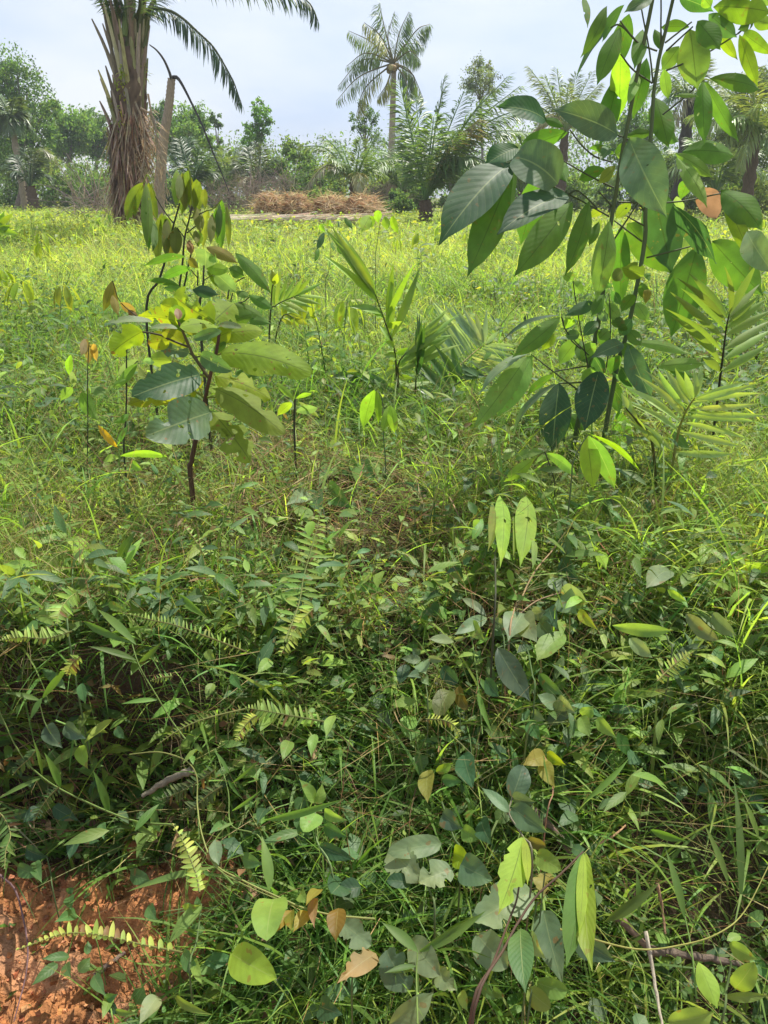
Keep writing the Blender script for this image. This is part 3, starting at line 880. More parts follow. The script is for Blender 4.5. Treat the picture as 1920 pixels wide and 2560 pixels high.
for lb, px, d_ in [('green oil palm between the dead brush and the straw heaps', 575, 41), ('feathery palm at the right foot of the coconut palm', 1005, 37), ('green palm below the distant feathery palm, left side', 1300, 38), ('bright green palm seen right of the rear rubber stem', 1640, 33), ('green palm low behind the orange leaf', 1790, 29)]:
    fr = []
    for q in range(14):
        a = math.pi * (q + .5) / 14 + rng.normal(0, .08)
        rr_q = rng.uniform(85, 125) * 33 / d_
        fr.append((px + math.cos(a) * rr_q, 470 - math.sin(a) * rr_q * 1.05, .05 + .28 * abs(math.cos(a)), rng.normal(0, .8)))
    bush_palm('oil_palm', lb, (px, 478), d_, fr, .8, .055, (.13, .22, .075), trunk=.16, n=46)


# ------------------------------------------------------------------ broadleaf trees and shrubs
def tree(name, label, cat, bx, by, d, clumps, nleaf, size, col, tr=.12, group=None, gaps=.0, tcol=(.22, .19, .15)):
    """clumps: (px, py, r_px) leaf masses; a limb runs to each"""
    g0 = P(bx, by, d)
    g0[2] = float(H(g0[0], d)) - .05
    o = thing(name, label, cat, g0, group)
    cs = []
    for (px, py, rp) in clumps:
        cs.append((P(px, py, d + rng.normal(0, .012) * d), rp * mpp(px, py, d)))
    topz = max(c[0][2] for c in cs)
    cen = np.mean([c[0] for c in cs], 0)
    fork = g0 + (np.array([cen[0], cen[1], max(g0[2] + .4, min(c[0][2] - c[1] for c in cs))]) - g0)
    mb = MB()
    tube(mb, spline([g0, (g0 + fork) / 2 + rng.normal(0, .06, 3), fork], 10), np.linspace(tr, tr * .75, 10), jit(tcol, .1), 8)
    for c, r in cs:
        m_ = (fork + c) / 2 + np.array([0, 0, .12 * np.linalg.norm(c - fork)]) + rng.normal(0, .05, 3)
        tube(mb, spline([fork, m_, c + [0, 0, r * .3]], 8), np.linspace(tr * .6, tr * .12, 8), jit(tcol, .1), 5)
    mb.build('trunk', M_BARK, o)
    mb = MB()
    vol = np.array([r ** 2 for _, r in cs]); vol = vol / vol.sum()
    for (c, r), w in zip(cs, vol):
        n = max(60, int(nleaf * w * 2.2))
        # leaves sit in sub-clumps so that the sky shows between them
        ns = max(6, int(n / 34))
        sc_ = nz(rng.normal(0, 1, (ns, 3))) * (r * rng.uniform(.3, 1.3, (ns, 1))) * [1.15, 1.1, .95]
        id_ = rng.integers(0, ns, n)
        p = c + sc_[id_] + rng.normal(0, r * .20, (n, 3))
        dr = nz(rng.normal(0, 1, (n, 3)) + [0, 0, -.35])
        sh = jit(np.ones(3), .22, ns)[id_]
        leaves(mb, p, dr, rng.normal(0, .6, (n, 3)) + [0, 0, 1], size * .66 * rng.uniform(.6, 1.3, n), size * .36 * rng.uniform(.7, 1.3, n), 'ell', .7, .2, jit(col, .18, n) * sh, nl=2, nw=2)
    mb.build('crown', M_FAR, o)
    return o


TG, TG2, TG3 = (.11, .20, .07), (.14, .25, .075), (.09, .17, .06)
tree('tree', 'tall leafy tree rising at the left edge of the far field', 'tree', 40, 520, 46, [(10, 165, 42), (45, 190, 40), (70, 240, 42), (15, 250, 55), (90, 290, 40), (60, 330, 50), (112, 340, 30), (10, 350, 50), (-40, 220, 60), (118, 275, 24)], 5200, .26, TG, .2)
tree('tree', 'spreading tree with an open crown left of the big oil palm', 'tree', 165, 520, 58, [(135, 275, 24), (150, 320, 34), (185, 305, 30), (165, 350, 30), (205, 340, 28), (140, 370, 24)], 2600, .34, TG2, .16)
tree('tree', 'spreading tree touching the left side of the oil palm trunk', 'tree', 232, 520, 60, [(215, 302, 26), (245, 320, 26), (225, 345, 30), (262, 350, 24), (200, 365, 24), (255, 380, 22)], 2300, .34, TG, .15)
tree('tree', 'bushy bright green tree right of the broken palm trunk', 'tree', 470, 520, 52, [(455, 300, 28), (490, 290, 26), (505, 320, 26), (470, 335, 34), (440, 330, 28), (505, 355, 24), (440, 370, 26), (480, 375, 28)], 3600, .28, TG2, .15)
tree('tree', 'bushy tree between the oil palm and the broken trunk', 'tree', 400, 520, 56, [(398, 290, 22), (405, 330, 28), (395, 365, 28), (412, 270, 16)], 1700, .28, TG, .12)
tree('tree', 'thin spindly tree with small tufts of leaves against the sky', 'tree', 545, 520, 50, [(537, 292, 11), (548, 312, 10), (534, 305, 8), (548, 352, 9), (543, 372, 9)], 420, .22, TG3, .05)
tree('tree', 'slender tree with a narrow bright green crown left of centre', 'tree', 655, 520, 46, [(648, 262, 13), (652, 285, 18), (668, 295, 14), (640, 305, 16), (622, 325, 14), (628, 345, 16), (660, 320, 14), (625, 360, 15), (650, 345, 16), (615, 315, 8), (668, 270, 6), (636, 285, 6), (672, 330, 7)], 1150, .24, (.12, .25, .06), .09)
tree('tree', 'pale airy tree crown above the dense young oil palm', 'tree', 1205, 520, 48, [(1200, 160, 22), (1185, 190, 24), (1215, 195, 24), (1200, 225, 28), (1225, 165, 14), (1175, 215, 18), (1230, 220, 18)], 1700, .18, (.15, .20, .10), .08)
tree('tree', 'airy dark-leaved tree left of the coconut palm trunk', 'tree', 915, 520, 45, [(905, 262, 16), (920, 285, 18), (895, 300, 18), (935, 300, 18), (912, 325, 22), (940, 340, 18), (885, 318, 10)], 650, .2, TG3, .08)
tree('tree', 'leafy tree behind the palms at the right edge', 'tree', 1860, 520, 36, [(1840, 260, 40), (1880, 240, 44), (1900, 300, 44), (1850, 330, 44), (1890, 390, 50), (1830, 400, 40), (1800, 350, 40), (1920, 200, 36)], 4200, .22, (.10, .15, .06), .16)
tree('tree', 'hazy green tree behind the right palms and rubber stems', 'tree', 1590, 520, 44, [(1560, 300, 36), (1600, 340, 40), (1640, 300, 36), (1550, 370, 40), (1620, 400, 40), (1590, 260, 24)], 2600, .26, TG2, .14)

GRP = 'shrubs along the far edge of the field'
sh = [(30, 470, 60, 48), (120, 440, 40, 52), (150, 470, 46, 44), (205, 450, 44, 50), (240, 475, 40, 42), (20, 420, 50, 60), (430, 470, 44, 46), (520, 440, 36, 50), (560, 430, 34, 54),
      (610, 445, 36, 42), (700, 420, 40, 40), (745, 405, 36, 44), (760, 440, 44, 38), (790, 470, 36, 36), (840, 440, 36, 46), (800, 500, 30, 32), (1010, 440, 40, 44), (1040, 480, 36, 40), (1000, 495, 26, 34), (1130, 450, 40, 42),
      (1190, 470, 40, 40), (1250, 450, 44, 44), (1310, 430, 50, 46), (1380, 450, 50, 42), (1450, 470, 44, 40), (1520, 470, 44, 38), (1600, 460, 50, 36), (1680, 450, 56, 38), (1760, 470, 50, 34), (1830, 480, 46, 32), (1900, 470, 50, 30), (330, 460, 60, 56), (940, 470, 34, 44), (1240, 500, 30, 33)]
shlab = ['broad dark shrub at the foot of the left edge tree', 'rounded shrub right of the slim palm trunk', 'grey-green shrub beside the low oil palm', 'high shrub left of the oil palm trunk', 'shrub touching the left foot of the oil palm', 'tall shrub behind the slim palm', 'shrub at the foot of the broken palm trunk',
         'shrub left of the dead brush', 'pale shrub behind the dead brush', 'shrub at the foot of the slender tree', 'bright green bush behind the left straw heaps', 'tall green bush right of the slender tree', 'large dark bush just behind the straw heaps', 'low bush between the two pairs of straw heaps',
         'bush under the small oil palm fronds', 'dark low bush touching the straw heaps', 'bush right of the coconut palm trunk', 'bush at the left foot of the dense oil palm', 'low bush at the coconut palm base', 'bush at the right foot of the dense oil palm', 'bush behind the large dark rubber leaves',
         'bush seen left of the rubber stems', 'wide bush below the distant feathery palm', 'bush between the rubber petioles', 'bush seen just right of the front rubber stem', 'bush between the two rubber stems', 'bush right of the rear rubber stem', 'bush behind the orange dry leaf', 'bush below the dark-trunked palm', 'bush behind the right rubber leaflets', 'bush at the right edge of the field', 'wide bush directly behind the oil palm trunk', 'bush left of the coconut palm trunk foot', 'small bush below the big dark rubber leaf']
for (px, py, rp, d), lb in zip(sh, shlab):
    k_ = 6
    cl = [(px + rng.normal(0, rp * .55), py + rng.normal(0, rp * .35), rp * rng.uniform(.45, .75)) for _ in range(k_)] + [(px, 510, rp * .7), (px - rp * .6, 515, rp * .5), (px + rp * .6, 515, rp * .5)]
    tree('shrub', lb, 'shrub', px, 530, d, cl, 1500, .0062 * d, [(.11, .19, .07), (.14, .23, .075), (.10, .17, .065), (.18, .24, .095)][rng.integers(0, 4)], .05, GRP)

# dead brush: tangle of grey-brown twigs and old fronds
for lb, x0, x1, y0, y1, d, n in [('tangle of grey-brown dead brush left of the straw heaps', 525, 640, 425, 535, 34, 260), ('heap of pale dead branches above the left straw heaps', 620, 740, 415, 500, 36, 220), ('thin dry twigs by the coconut palm base', 930, 1010, 420, 540, 38, 260), ('dry brush at the foot of the big oil palm, left side', 180, 290, 455, 545, 26, 150)]:
    g0 = P((x0 + x1) / 2, 540, d); g0[2] = float(H(g0[0], d))
    o = thing('dead_brush', lb, 'dead brush', g0, 'dead brush behind the field')
    mb = MB()
    for q in range(n):
        a = P(rng.uniform(x0, x1), rng.uniform(y0 + (y1 - y0) * .4, y1), d + rng.normal(0, .6))
        L_ = rng.uniform(.4, 1.6); dr = nz(rng.normal(0, 1, 3) * [1, .5, .6] + [0, 0, .45])
        tube(mb, spline([a, a + dr * L_ * .5 + [0, 0, .06], a + dr * L_ + [0, 0, -.12 * L_]], 5), np.linspace(.012, .004, 5), jit((.36, .29, .22), .25), 3)
    mb.build('branches', M_BARK, o)

# straw heaps on a layer of pale reeds
GRP = 'straw heaps on the reed layer'
for lb, x0, x1, y0 in [('leftmost small heap of brown straw', 637, 706, 499), ('tallest heap of brown straw, second from left', 700, 777, 492), ('third heap of brown straw, right of the gap', 780, 866, 499), ('widest heap of brown straw, at the right end', 848, 958, 496)]:
    d = 24.5
    c = P((x0 + x1) / 2, 541, d); r = (x1 - x0) / 2 * mpp(x0, 520, d); hh = (541 - y0) * rng.uniform(1.1, 1.4) * mpp(x0, 520, d)
    g0 = np.array([c[0], d, c[2] - .02])
    o = thing('straw_heap', lb, 'straw heap', g0, GRP)
    mb = MB()
    u_, v_, f_ = grid(16, 30)
    ph = u_ * np.pi; th_ = v_ * np.pi / 2
    nn_ = fbm(u_ * 6 + x0, v_ * 5, 5)
    rr2 = .86 * (1 + 1.1 * (nn_ - .47))
    vv_ = g0 + np.stack([np.cos(ph) * np.cos(th_) * r * rr2, np.sin(ph) * np.cos(th_) * r * .8 * rr2, np.sin(th_) ** .6 * hh * rr2], -1)
    mb.add(vv_, f_, np.stack([u_, v_], -1), np.array([.28, .165, .08]))
    n = 1900
    ph = rng.random(n) * 6.283; th_ = np.arcsin(rng.random(n) ** .9)
    p = g0 + np.stack([np.cos(ph) * np.cos(th_) * r * .86, np.sin(ph) * np.cos(th_) * r * .72, np.sin(th_) ** .75 * hh * .86], -1) * (1 + 1.1 * (fbm(np.cos(ph) * 3 + x0, np.sin(ph) * 3 + th_ * 3, 5) - .47))[:, None] + rng.normal(0, .045, (n, 3))
    leaves(mb, p, rng.normal(0, 1, (n, 3)) * [1, .7, .45] + [0, 0, -.1], np.stack([np.cos(ph), np.sin(ph), .5 + 0 * ph], -1), rng.uniform(.14, .7, n) * rng.uniform(.4, 1, n), rng.uniform(.008, .018, n), 'blade', rng.normal(.5, .6, n), 0,
           jit(np.array([(.52, .38, .22), (.58, .46, .28), (.36, .24, .13), (.64, .54, .36)])[rng.integers(0, 4, n)], .2, n), nl=2, nw=1)
    mb.build('straw', M_DRY, o)
d = 23.0
g0 = P(752, 548, d)
o = thing('reed_layer', 'flat layer of pale cut reeds under the straw heaps', 'reeds', g0)
mb = MB()
for q in range(300):
    px = rng.uniform(588, 925); py = rng.uniform(538, 550)
    a = P(px, py, 23.5 - (py - 538) * .07); L_ = rng.uniform(.5, 1.7)
    tube(mb, [a - [L_ / 2, 0, 0], a + [0, 0, .015], a + [L_ / 2, rng.normal(0, .12), rng.normal(0, .05)]], .009, jit((.66, .56, .40), .2), 4)
mb.build('reeds', M_STRAW, o)

# the wood far beyond the field: reads as one mass
mb = MB()
n = 52000
px = rng.uniform(-500, 2400, n); dd = rng.uniform(72, 112, n)
topr = 455 - 95 * fbm(px / 130., px * 0, 7) - 30 * fbm(px / 31., px * 0, 9)
cl = rng.integers(0, 900, n)
cpx = rng.uniform(-500, 2400, 900); cd = rng.uniform(72, 112, 900)
ct = 440 - 105 * fbm(cpx / 130., cpx * 0, 7) - 34 * fbm(cpx / 31., cpx * 0, 9)
crow = ct + (515 - ct) * rng.random(900) ** 1.1
xx_ = (cpx / 1920 - .5) * 2 * TH * cd * 1.05
zz_ = 1.55 + cd * (480 - crow) / 2560 * 1.324 / .86
p = np.stack([xx_, cd, np.maximum(zz_, .8)], -1)[cl] + rng.normal(0, 1, (n, 3)) * [1.1, 1.1, .8]
sh_ = jit(np.ones(3), .25, 900)[cl]
leaves(mb, p, rng.normal(0, 1, (n, 3)) + [0, 0, -.3], rng.normal(0, .6, (n, 3)) + [0, 0, 1], rng.uniform(.25, .5, n), rng.uniform(.14, .28, n), 'ell', .7, .2, jit((.12, .20, .075), .2, n) * sh_, nl=2, nw=2)
tag(mb.build('far_wood', M_FAR), 'mass of distant green woodland beyond the field', 'woodland', kind='stuff')
# ------------------------------------------------------------------ plants read off the photograph, one by one
# crops of the photograph: (left, top, zoom)
CR_ = {'q2': (960, 0, 1.728), 'q3': (0, 540, 1.728), 'q4': (960, 540, 1.728), 'q5': (0, 1280, 1.728), 'q6': (960, 1280, 1.728), 'q7': (0, 1860, 1.728), 'q8': (960, 1860, 1.728),
       'c4': (1440, 0, 3.456), 'c5': (1080, 220, 3.456), 'c6': (1440, 300, 3.456),
       'm1': (240, 400, 2.9625), 'm2': (240, 740, 2.9625), 'm3': (1080, 500, 2.9625), 'm4': (1360, 660, 2.9625), 'm5': (1080, 840, 2.9625), 'm6': (780, 520, 2.9625)}


def src(c, x, y):
    ox, oy, s = CR_[c]
    return ox + x / s, oy + y / s


_dm = np.concatenate([np.arange(.8, 6, .01), np.arange(6, 60, .1)])


def GD(px, py):
    """distance at which the pixel's ray meets the ground"""
    r = ray(px, py)
    p = EYE[None] + r[None] * (_dm / r[1])[:, None]
    k = np.nonzero(p[:, 2] < H(p[:, 0], p[:, 1]))[0]
    return float(_dm[k[0]]) if len(k) else 40.


C = {'dk': (.040, .095, .045), 'md': (.085, .175, .030), 'lt': (.165, .275, .065), 'ye': (.20, .30, .022), 'lime': (.23, .37, .045), 'oliv': (.165, .215, .026), 'olir': (.18, .165, .03),
     'gry': (.085, .145, .085), 'pale': (.17, .24, .13), 'red': (.20, .13, .045), 'org': (.42, .25, .14), 'brn': (.20, .12, .06), 'rust': (.24, .165, .08), 'gr': (.075, .165, .055), 'ylo': (.26, .35, .035)}


def hero(mb, B, T, W, roll, col, shape='ell', droop=.5, fold=.25, wave=.02, chew=0., nl=12, nw=6):
    B = np.asarray(B, float); T = np.asarray(T, float)
    ax = T - B; ln = np.linalg.norm(ax); ax = ax / ln
    tc_ = nz(EYE - (B + T) / 2)
    n0 = nz(tc_ - (tc_ * ax).sum() * ax)
    sd = np.cross(ax, n0)
    r = R(roll)
    n = n0 * math.cos(r) + sd * math.sin(r)
    k = droop if n[2] > 0 else -droop
    if abs(k) < .02: k = .02
    X = np.cross(ax, n)
    d = ax * math.cos(k / 2) + n * math.sin(k / 2)
    n2 = n * math.cos(k / 2) - ax * math.sin(k / 2)
    L = ln * k / (2 * math.sin(k / 2))
    leaves(mb, B[None], d[None], n2[None], L, W, shape, k, fold, col, nl=nl, nw=nw, wave=wave, chew=chew)


def plant(name, label, cat, crop, lv, stems=(), d=None, lift=.08, mat=None, shape='ell', group=None, droop=.6, fold=.25, wave=.035, stemname='stem', base=None, smat=None, leafname='leaf', chew=0., dj=.06, ck=.10):
    """lv: (bx, by, tx, ty, width, roll, colour[, {options}]) in crop pixels; stems: (points, r0, r1, colour[, name])"""
    def depth(x, y):
        if d is not None: return d
        return GD(*src(crop, x, y)) - lift
    if base is None:
        q = stems[0][0][-1] if stems else (lv[0][0], lv[0][1])
        s_ = src(crop, *q[:2])
        dd = d if d is not None else GD(*s_)
        g0 = P(s_[0], s_[1], dd)
        g0[2] = float(H(g0[0], g0[1]))
    else:
        g0 = np.asarray(base, float)
    o = thing(name, label, cat, g0, group)
    for st in stems:
        pts, r0, r1, c = st[:4]
        mb = MB()
        pp = []
        for q in pts:
            s_ = src(crop, q[0], q[1])
            dd = (q[2] if len(q) > 2 else 0) + depth(q[0], q[1])
            pp.append(P(s_[0], s_[1], dd))
        if len(st) > 5 and st[5] == 'root':
            e = pp[-1].copy(); e[2] = float(H(e[0], e[1])) - .03
            pp.append(e)
        if d is not None and d > 3.3: r0, r1 = r0 * .5, r1 * .5
        k = max(6, 4 * len(pp))
        sp = spline(pp, k)
        sp[1:-1] += rng.normal(0, r0 * .12, (k - 2, 3))
        tube(mb, sp, np.linspace(r0, r1, k), jit(c, .08), 7)
        mb.build(st[4] if len(st) > 4 else stemname, smat or M_STEM, o)
    for e in lv:
        bx, by, tx, ty, w, roll, c = e[:7]
        op = e[7] if len(e) > 7 else {}
        cr = op.get('c', crop)
        b_, t_ = src(cr, bx, by), src(cr, tx, ty)
        if d is not None:
            db = d + op.get('b', rng.normal(0, dj * .4)); dt = db + op.get('t', rng.normal(0, dj))
        else:
            db = GD(*b_) - lift - op.get('b', 0); dt = GD(*t_) - lift - op.get('b', 0) - abs(rng.normal(0, .02)) + op.get('t', 0)
        B, T = P(*b_, db), P(*t_, dt)
        W = w / CR_[cr][2] * mpp((b_[0] + t_[0]) / 2, (b_[1] + t_[1]) / 2, (db + dt) / 2)
        W = W / max(.35, abs(math.cos(R(roll)))) * (1.2 if name == 'sapling' else 1.0 if d == D0 else 1)
        mb = MB()
        hero(mb, B, T, W, roll + rng.normal(0, 5), jit(C[c] if isinstance(c, str) else c, ck), op.get('s', shape), op.get('d', droop), op.get('f', fold), op.get('w', wave), min(.85, 1.9 * op.get('h', chew)), *((26, 8) if op.get('h', chew) > 0 else (12, 6)))
        lo = mb.build(op.get('n', leafname), op.get('m', mat or M_RUB), o)
        if 'label' in op: lo['label'] = op['label']
    return o


BK = (.040, .045, .025)
BK2 = (.085, .125, .045)
# --- the two-stemmed rubber sapling on the right
D0 = 2.62
Q = dict
S = Q(c='q2')
rub = [
    # left side, big dark leaves
    (550, 705, 235, 1060, 185, 22, 'dk', Q(c='q2', b=-.12, t=-.22, d=.7)),
    (565, 705, 358, 1200, 150, 172, 'md', Q(c='q2', b=-.14, t=-.2, d=.3)),
    (795, 845, 487, 1015, 135, 28, 'dk', Q(c='q2', b=-.14, t=-.2, d=.7)),
    (750, 797, 558, 680, 175, 32, 'gry', Q(c='q2', b=-.18, t=.05, d=1.5, s='round', w=.03)),
    (795, 572, 575, 668, 85, 158, 'md', Q(c='q2', b=-.05, t=-.05, d=1.0)),
    (700, 522, 485, 462, 95, 35, 'dk', Q(c='q2', b=0, t=-.1, d=.9)),
    (1012, 585, 725, 470, 135, 18, 'gry', Q(c='q2', b=-.1, t=-.1, d=.8)),
    (690, 515, 780, 548, 34, 150, 'md', Q(c='q2', b=0, t=0)),
    (580, 640, 435, 715, 95, 30, 'dk', Q(c='q2', b=.02, t=-.04)),
    (690, 735, 590, 1060, 120, 178, 'md', Q(c='q2', b=.1, t=.05)),
    (1045, 10, 608, 568, 235, 168, 'md', Q(c='m3', b=-.08, t=-.15)),
    (1165, 5, 985, 560, 130, 152, 'md', Q(c='m3', b=-.02, t=-.05, d=.8)),
    (1315, 150, 1215, 752, 165, 170, 'lt', Q(c='m3', b=-.05, t=-.05, w=.05)),
    (1400, 190, 1400, 800, 145, 175, 'md', Q(c='m3', b=.06, t=.06, f=.4)),
    (745, 690, 790, 790, 60, 170, 'md', Q(c='q2', b=.05)),
    # middle, the pale leaf that faces the lens and its neighbours
    (462, 165, 785, 842, 370, 8, 'gry', Q(c='c6', b=-.14, t=-.2, d=.7, f=.15)),
    (650, 580, 830, 1330, 330, 184, 'dk', Q(c='c6', b=.02, t=.0)),
    (840, 740, 1205, 1244, 170, 55, 'dk', Q(c='c6', b=-.05, t=-.05)),
    (1050, 30, 1250, 252, 125, 172, 'md', Q(c='q4', b=.08, t=.08)),
    (915, 275, 1372, 312, 190, 158, 'md', Q(c='c6', b=.02, t=.05, d=.9)),
    (860, 288, 1180, 500, 105, 150, 'lt', Q(c='c6', b=-.02, t=0, d=.8)),
    (865, 320, 1135, 760, 125, 145, 'lt', Q(c='c6', b=-.06, t=-.1, d=.6)),
    (1255, 615, 1602, 955, 240, 152, 'md', Q(c='c6', b=-.05, t=-.1, d=1.1)),
    (1270, 650, 1540, 1250, 130, 172, 'ye', Q(c='c6', b=-.06, t=-.12)),
    (1480, 965, 1720, 1340, 230, 15, 'pale', Q(c='c6', b=-.2, t=-.2)),
    (1420, 110, 1640, 345, 165, 175, 'md', Q(c='q4', b=.02, t=.04)),
    (1355, 125, 1240, 525, 165, 176, 'md', Q(c='q4', b=0, t=-.02)),
    (1090, 590, 1215, 850, 190, 12, 'org', Q(c='c6', b=.1, t=.05, d=1.3, s='round', label='withered orange leaf', m=None)),
    (330, 290, 105, 240, 70, 150, 'md', Q(c='c6', b=.05)), (310, 250, 200, 380, 110, 20, 'gr', Q(c='c6', s='ovate')), (340, 400, 185, 548, 100, 165, 'oliv', Q(c='c6')),
    (445, 190, 330, 300, 55, 150, 'md', Q(c='c6')), (430, 140, 665, 112, 80, 155, 'md', Q(c='c6', b=.05, d=.9)), (660, 100, 885, 190, 110, 165, 'md', Q(c='c6', b=.07, d=.9)),
    (345, 300, 490, 330, 80, 165, 'lt', Q(c='c6', b=.04)), (250, 420, 20, 520, 110, 160, 'md', Q(c='c6', b=.03)), (470, 720, 340, 860, 100, 168, 'oliv', Q(c='c6', b=.05)), (220, 780, 110, 850, 80, 165, 'oliv', Q(c='c6', b=.05)), (200, 880, 110, 1090, 80, 170, 'md', Q(c='c6', b=.05)), (870, 660, 900, 820, 90, 20, 'pale', Q(c='c6', b=.03)), (985, 500, 900, 700, 110, 165, 'md', Q(c='c6', b=.1)),
    # top
    (380, 240, 180, 742, 170, 178, 'md', Q(c='c4', b=-.02)), (382, 455, 365, 1048, 175, 180, 'lime', Q(c='c4', b=.03)), (575, 258, 500, 605, 130, 172, 'md', Q(c='c4', b=.05)),
    (612, 495, 490, 1032, 150, 178, 'md', Q(c='c4', b=.05)), (540, 600, 440, 922, 90, 170, 'lt', Q(c='c4', b=.08)), (270, 50, 40, 500, 125, 155, 'md', Q(c='c4', d=.7)),
    (300, 225, 0, 690, 46, 62, 'dk', Q(c='c4')), (60, -30, 100, 245, 66, 162, 'md', Q(c='c4')), (420, 40, 225, 370, 90, 140, 'gr', Q(c='c4')), (660, -10, 415, 110, 110, 25, 'gry', Q(c='c4', b=-.1)),
    (680, 250, 742, 450, 80, 172, 'md', Q(c='c4', b=.06)), (760, 590, 800, 862, 95, 172, 'lt', Q(c='c4', b=.04)), (985, 250, 1050, 782, 270, 176, 'lt', Q(c='c4', b=.02)), (890, 400, 735, 610, 140, 172, 'lt', Q(c='c4', b=.05)),
    (1050, 185, 1250, 432, 190, 172, 'md', Q(c='c4')), (1150, 120, 1392, 322, 150, 165, 'gr', Q(c='c4', b=-.05)), (1230, 270, 1400, 520, 90, 165, 'ye', Q(c='c4')), (980, 235, 735, 240, 100, 165, 'md', Q(c='c4', b=.05)),
    (1150, 680, 1592, 780, 135, 160, 'md', Q(c='c4', b=.05, d=.9)), (1092, 700, 1110, 1250, 150, 178, 'md', Q(c='c4', b=.03)), (1110, 700, 1412, 1235, 125, 170, 'md', Q(c='c4', b=.03)),
    (1412, 300, 1572, 752, 120, 172, 'ye', Q(c='c4', b=.02)), (1450, 285, 1720, 480, 125, 170, 'ye', Q(c='c4', b=.02, d=.9)), (1185, 60, 1700, 110, 230, 165, 'ye', Q(c='c4', d=.8)), (1260, 0, 1420, 105, 130, 165, 'gr', Q(c='c4', b=-.05)),
    (890, -20, 1190, 100, 120, 30, 'gr', Q(c='c4', b=-.05)), (1100, -30, 1170, 60, 100, 172, 'lime', Q(c='c4')), (850, 830, 1062, 832, 36, 155, 'lt', Q(c='c4')), (1545, 165, 1400, 260, 100, 165, 'md', Q(c='c4')), (1540, 160, 1760, 215, 120, 165, 'ye', Q(c='c4')), (640, -140, 560, 40, 120, 165, 'md', Q(c='c4')), (800, -160, 980, -10, 130, 160, 'md', Q(c='c4')), (1280, -170, 1500, 0, 160, 160, 'md', Q(c='c4')), (1560, -150, 1720, 40, 160, 165, 'lt', Q(c='c4')),
    # lower whorls
    (385, 288, 152, 386, 90, 192, 'dk', Q(c='m4', b=-.05, d=.9)), (945, 870, 590, 1168, 140, 168, 'md', Q(c='m3', b=-.05, t=-.1, d=.7)), (955, 858, 505, 1062, 26, 65, 'dk', Q(c='m3', b=-.03, d=1.0)),
    (722, 132, 352, 432, 70, 48, 'pale', Q(c='m5', b=-.12, t=-.1, d=.9)), (705, 145, 300, 695, 165, 170, 'lt', Q(c='m5', b=-.1, t=-.15)), (745, 138, 478, 605, 180, 172, 'lt', Q(c='m5', b=-.08, t=-.1)),
    (940, 350, 890, 862, 232, 6, 'dk', Q(c='m5', b=-.08, t=-.1, w=.03)), (1235, 260, 1130, 705, 240, 8, 'dk', Q(c='m5', b=-.1, t=-.12)), (935, 352, 600, 762, 42, 62, 'gry', Q(c='m5', b=-.05, d=1.1)),
    (1090, 20, 938, 215, 125, 168, 'lt', Q(c='m5', b=.05)), (1085, 35, 1165, 215, 120, 172, 'md', Q(c='m5', b=.08)), (588, 590, 342, 698, 115, 14, 'gry', Q(c='m4', b=-.08, t=-.1, d=.8)), (620, 598, 800, 1015, 165, 10, 'gry', Q(c='m4', b=-.08, t=-.12)),
    (640, 578, 1062, 668, 66, 150, 'lt', Q(c='m4', b=-.02, d=.8)), (835, 762, 1195, 742, 95, 160, 'lt', Q(c='m4', b=0, d=1.0)), (915, 775, 1115, 842, 70, 160, 'md', Q(c='m4', b=.05)), (480, 792, 705, 1010, 40, 55, 'gry', Q(c='m4', b=-.03, d=.8)),
    (900, 285, 700, 440, 60, 150, 'md', Q(c='m5', b=.02)), (1350, 330, 1390, 580, 110, 172, 'md', Q(c='m5', b=.04)), (1010, 580, 1130, 700, 120, 165, 'md', Q(c='m5', b=.04)), (1380, 560, 1470, 985, 150, 170, 'md', Q(c='m5', b=.1)),
]
rub += [
    (1010, 330, 930, 640, 90, 168, 'md', Q(c='q2', b=.15)), (1170, 420, 1230, 640, 100, 172, 'md', Q(c='q2', b=.14)), (1060, 60, 1000, 300, 90, 170, 'md', Q(c='q2', b=.16)), (1120, 560, 1070, 820, 100, 172, 'gr', Q(c='q2', b=.14)),
    (1200, 30, 1310, 240, 110, 170, 'md', Q(c='q2', b=.12)), (1330, 60, 1440, 260, 110, 168, 'lt', Q(c='q2', b=.1)), (1480, 20, 1600, 150, 110, 168, 'md', Q(c='q2', b=.06)), (880, 700, 800, 900, 90, 168, 'md', Q(c='q2', b=.1)), (900, 860, 880, 1060, 80, 172, 'md', Q(c='q2', b=.12)),
    (1250, 760, 1360, 960, 110, 170, 'md', Q(c='q2', b=.12)), (1180, 760, 1120, 960, 80, 170, 'gr', Q(c='q2', b=.12)), (1000, 880, 900, 1090, 90, 172, 'lt', Q(c='q2', b=.1)), (1100, 120, 1160, 330, 100, 172, 'gr', Q(c='q2', b=.14)), (1560, 780, 1640, 960, 110, 168, 'md', Q(c='q2', b=.06)),
    (1080, 900, 1160, 1120, 110, 172, 'md', Q(c='q2', b=.14)), (840, 0, 880, 80, 40, 165, 'md', Q(c='q2')), (990, 60, 940, 180, 60, 30, 'dk', Q(c='q2', b=.05)), (560, 720, 600, 790, 70, 30, 'dk', Q(c='q2', b=.05))]
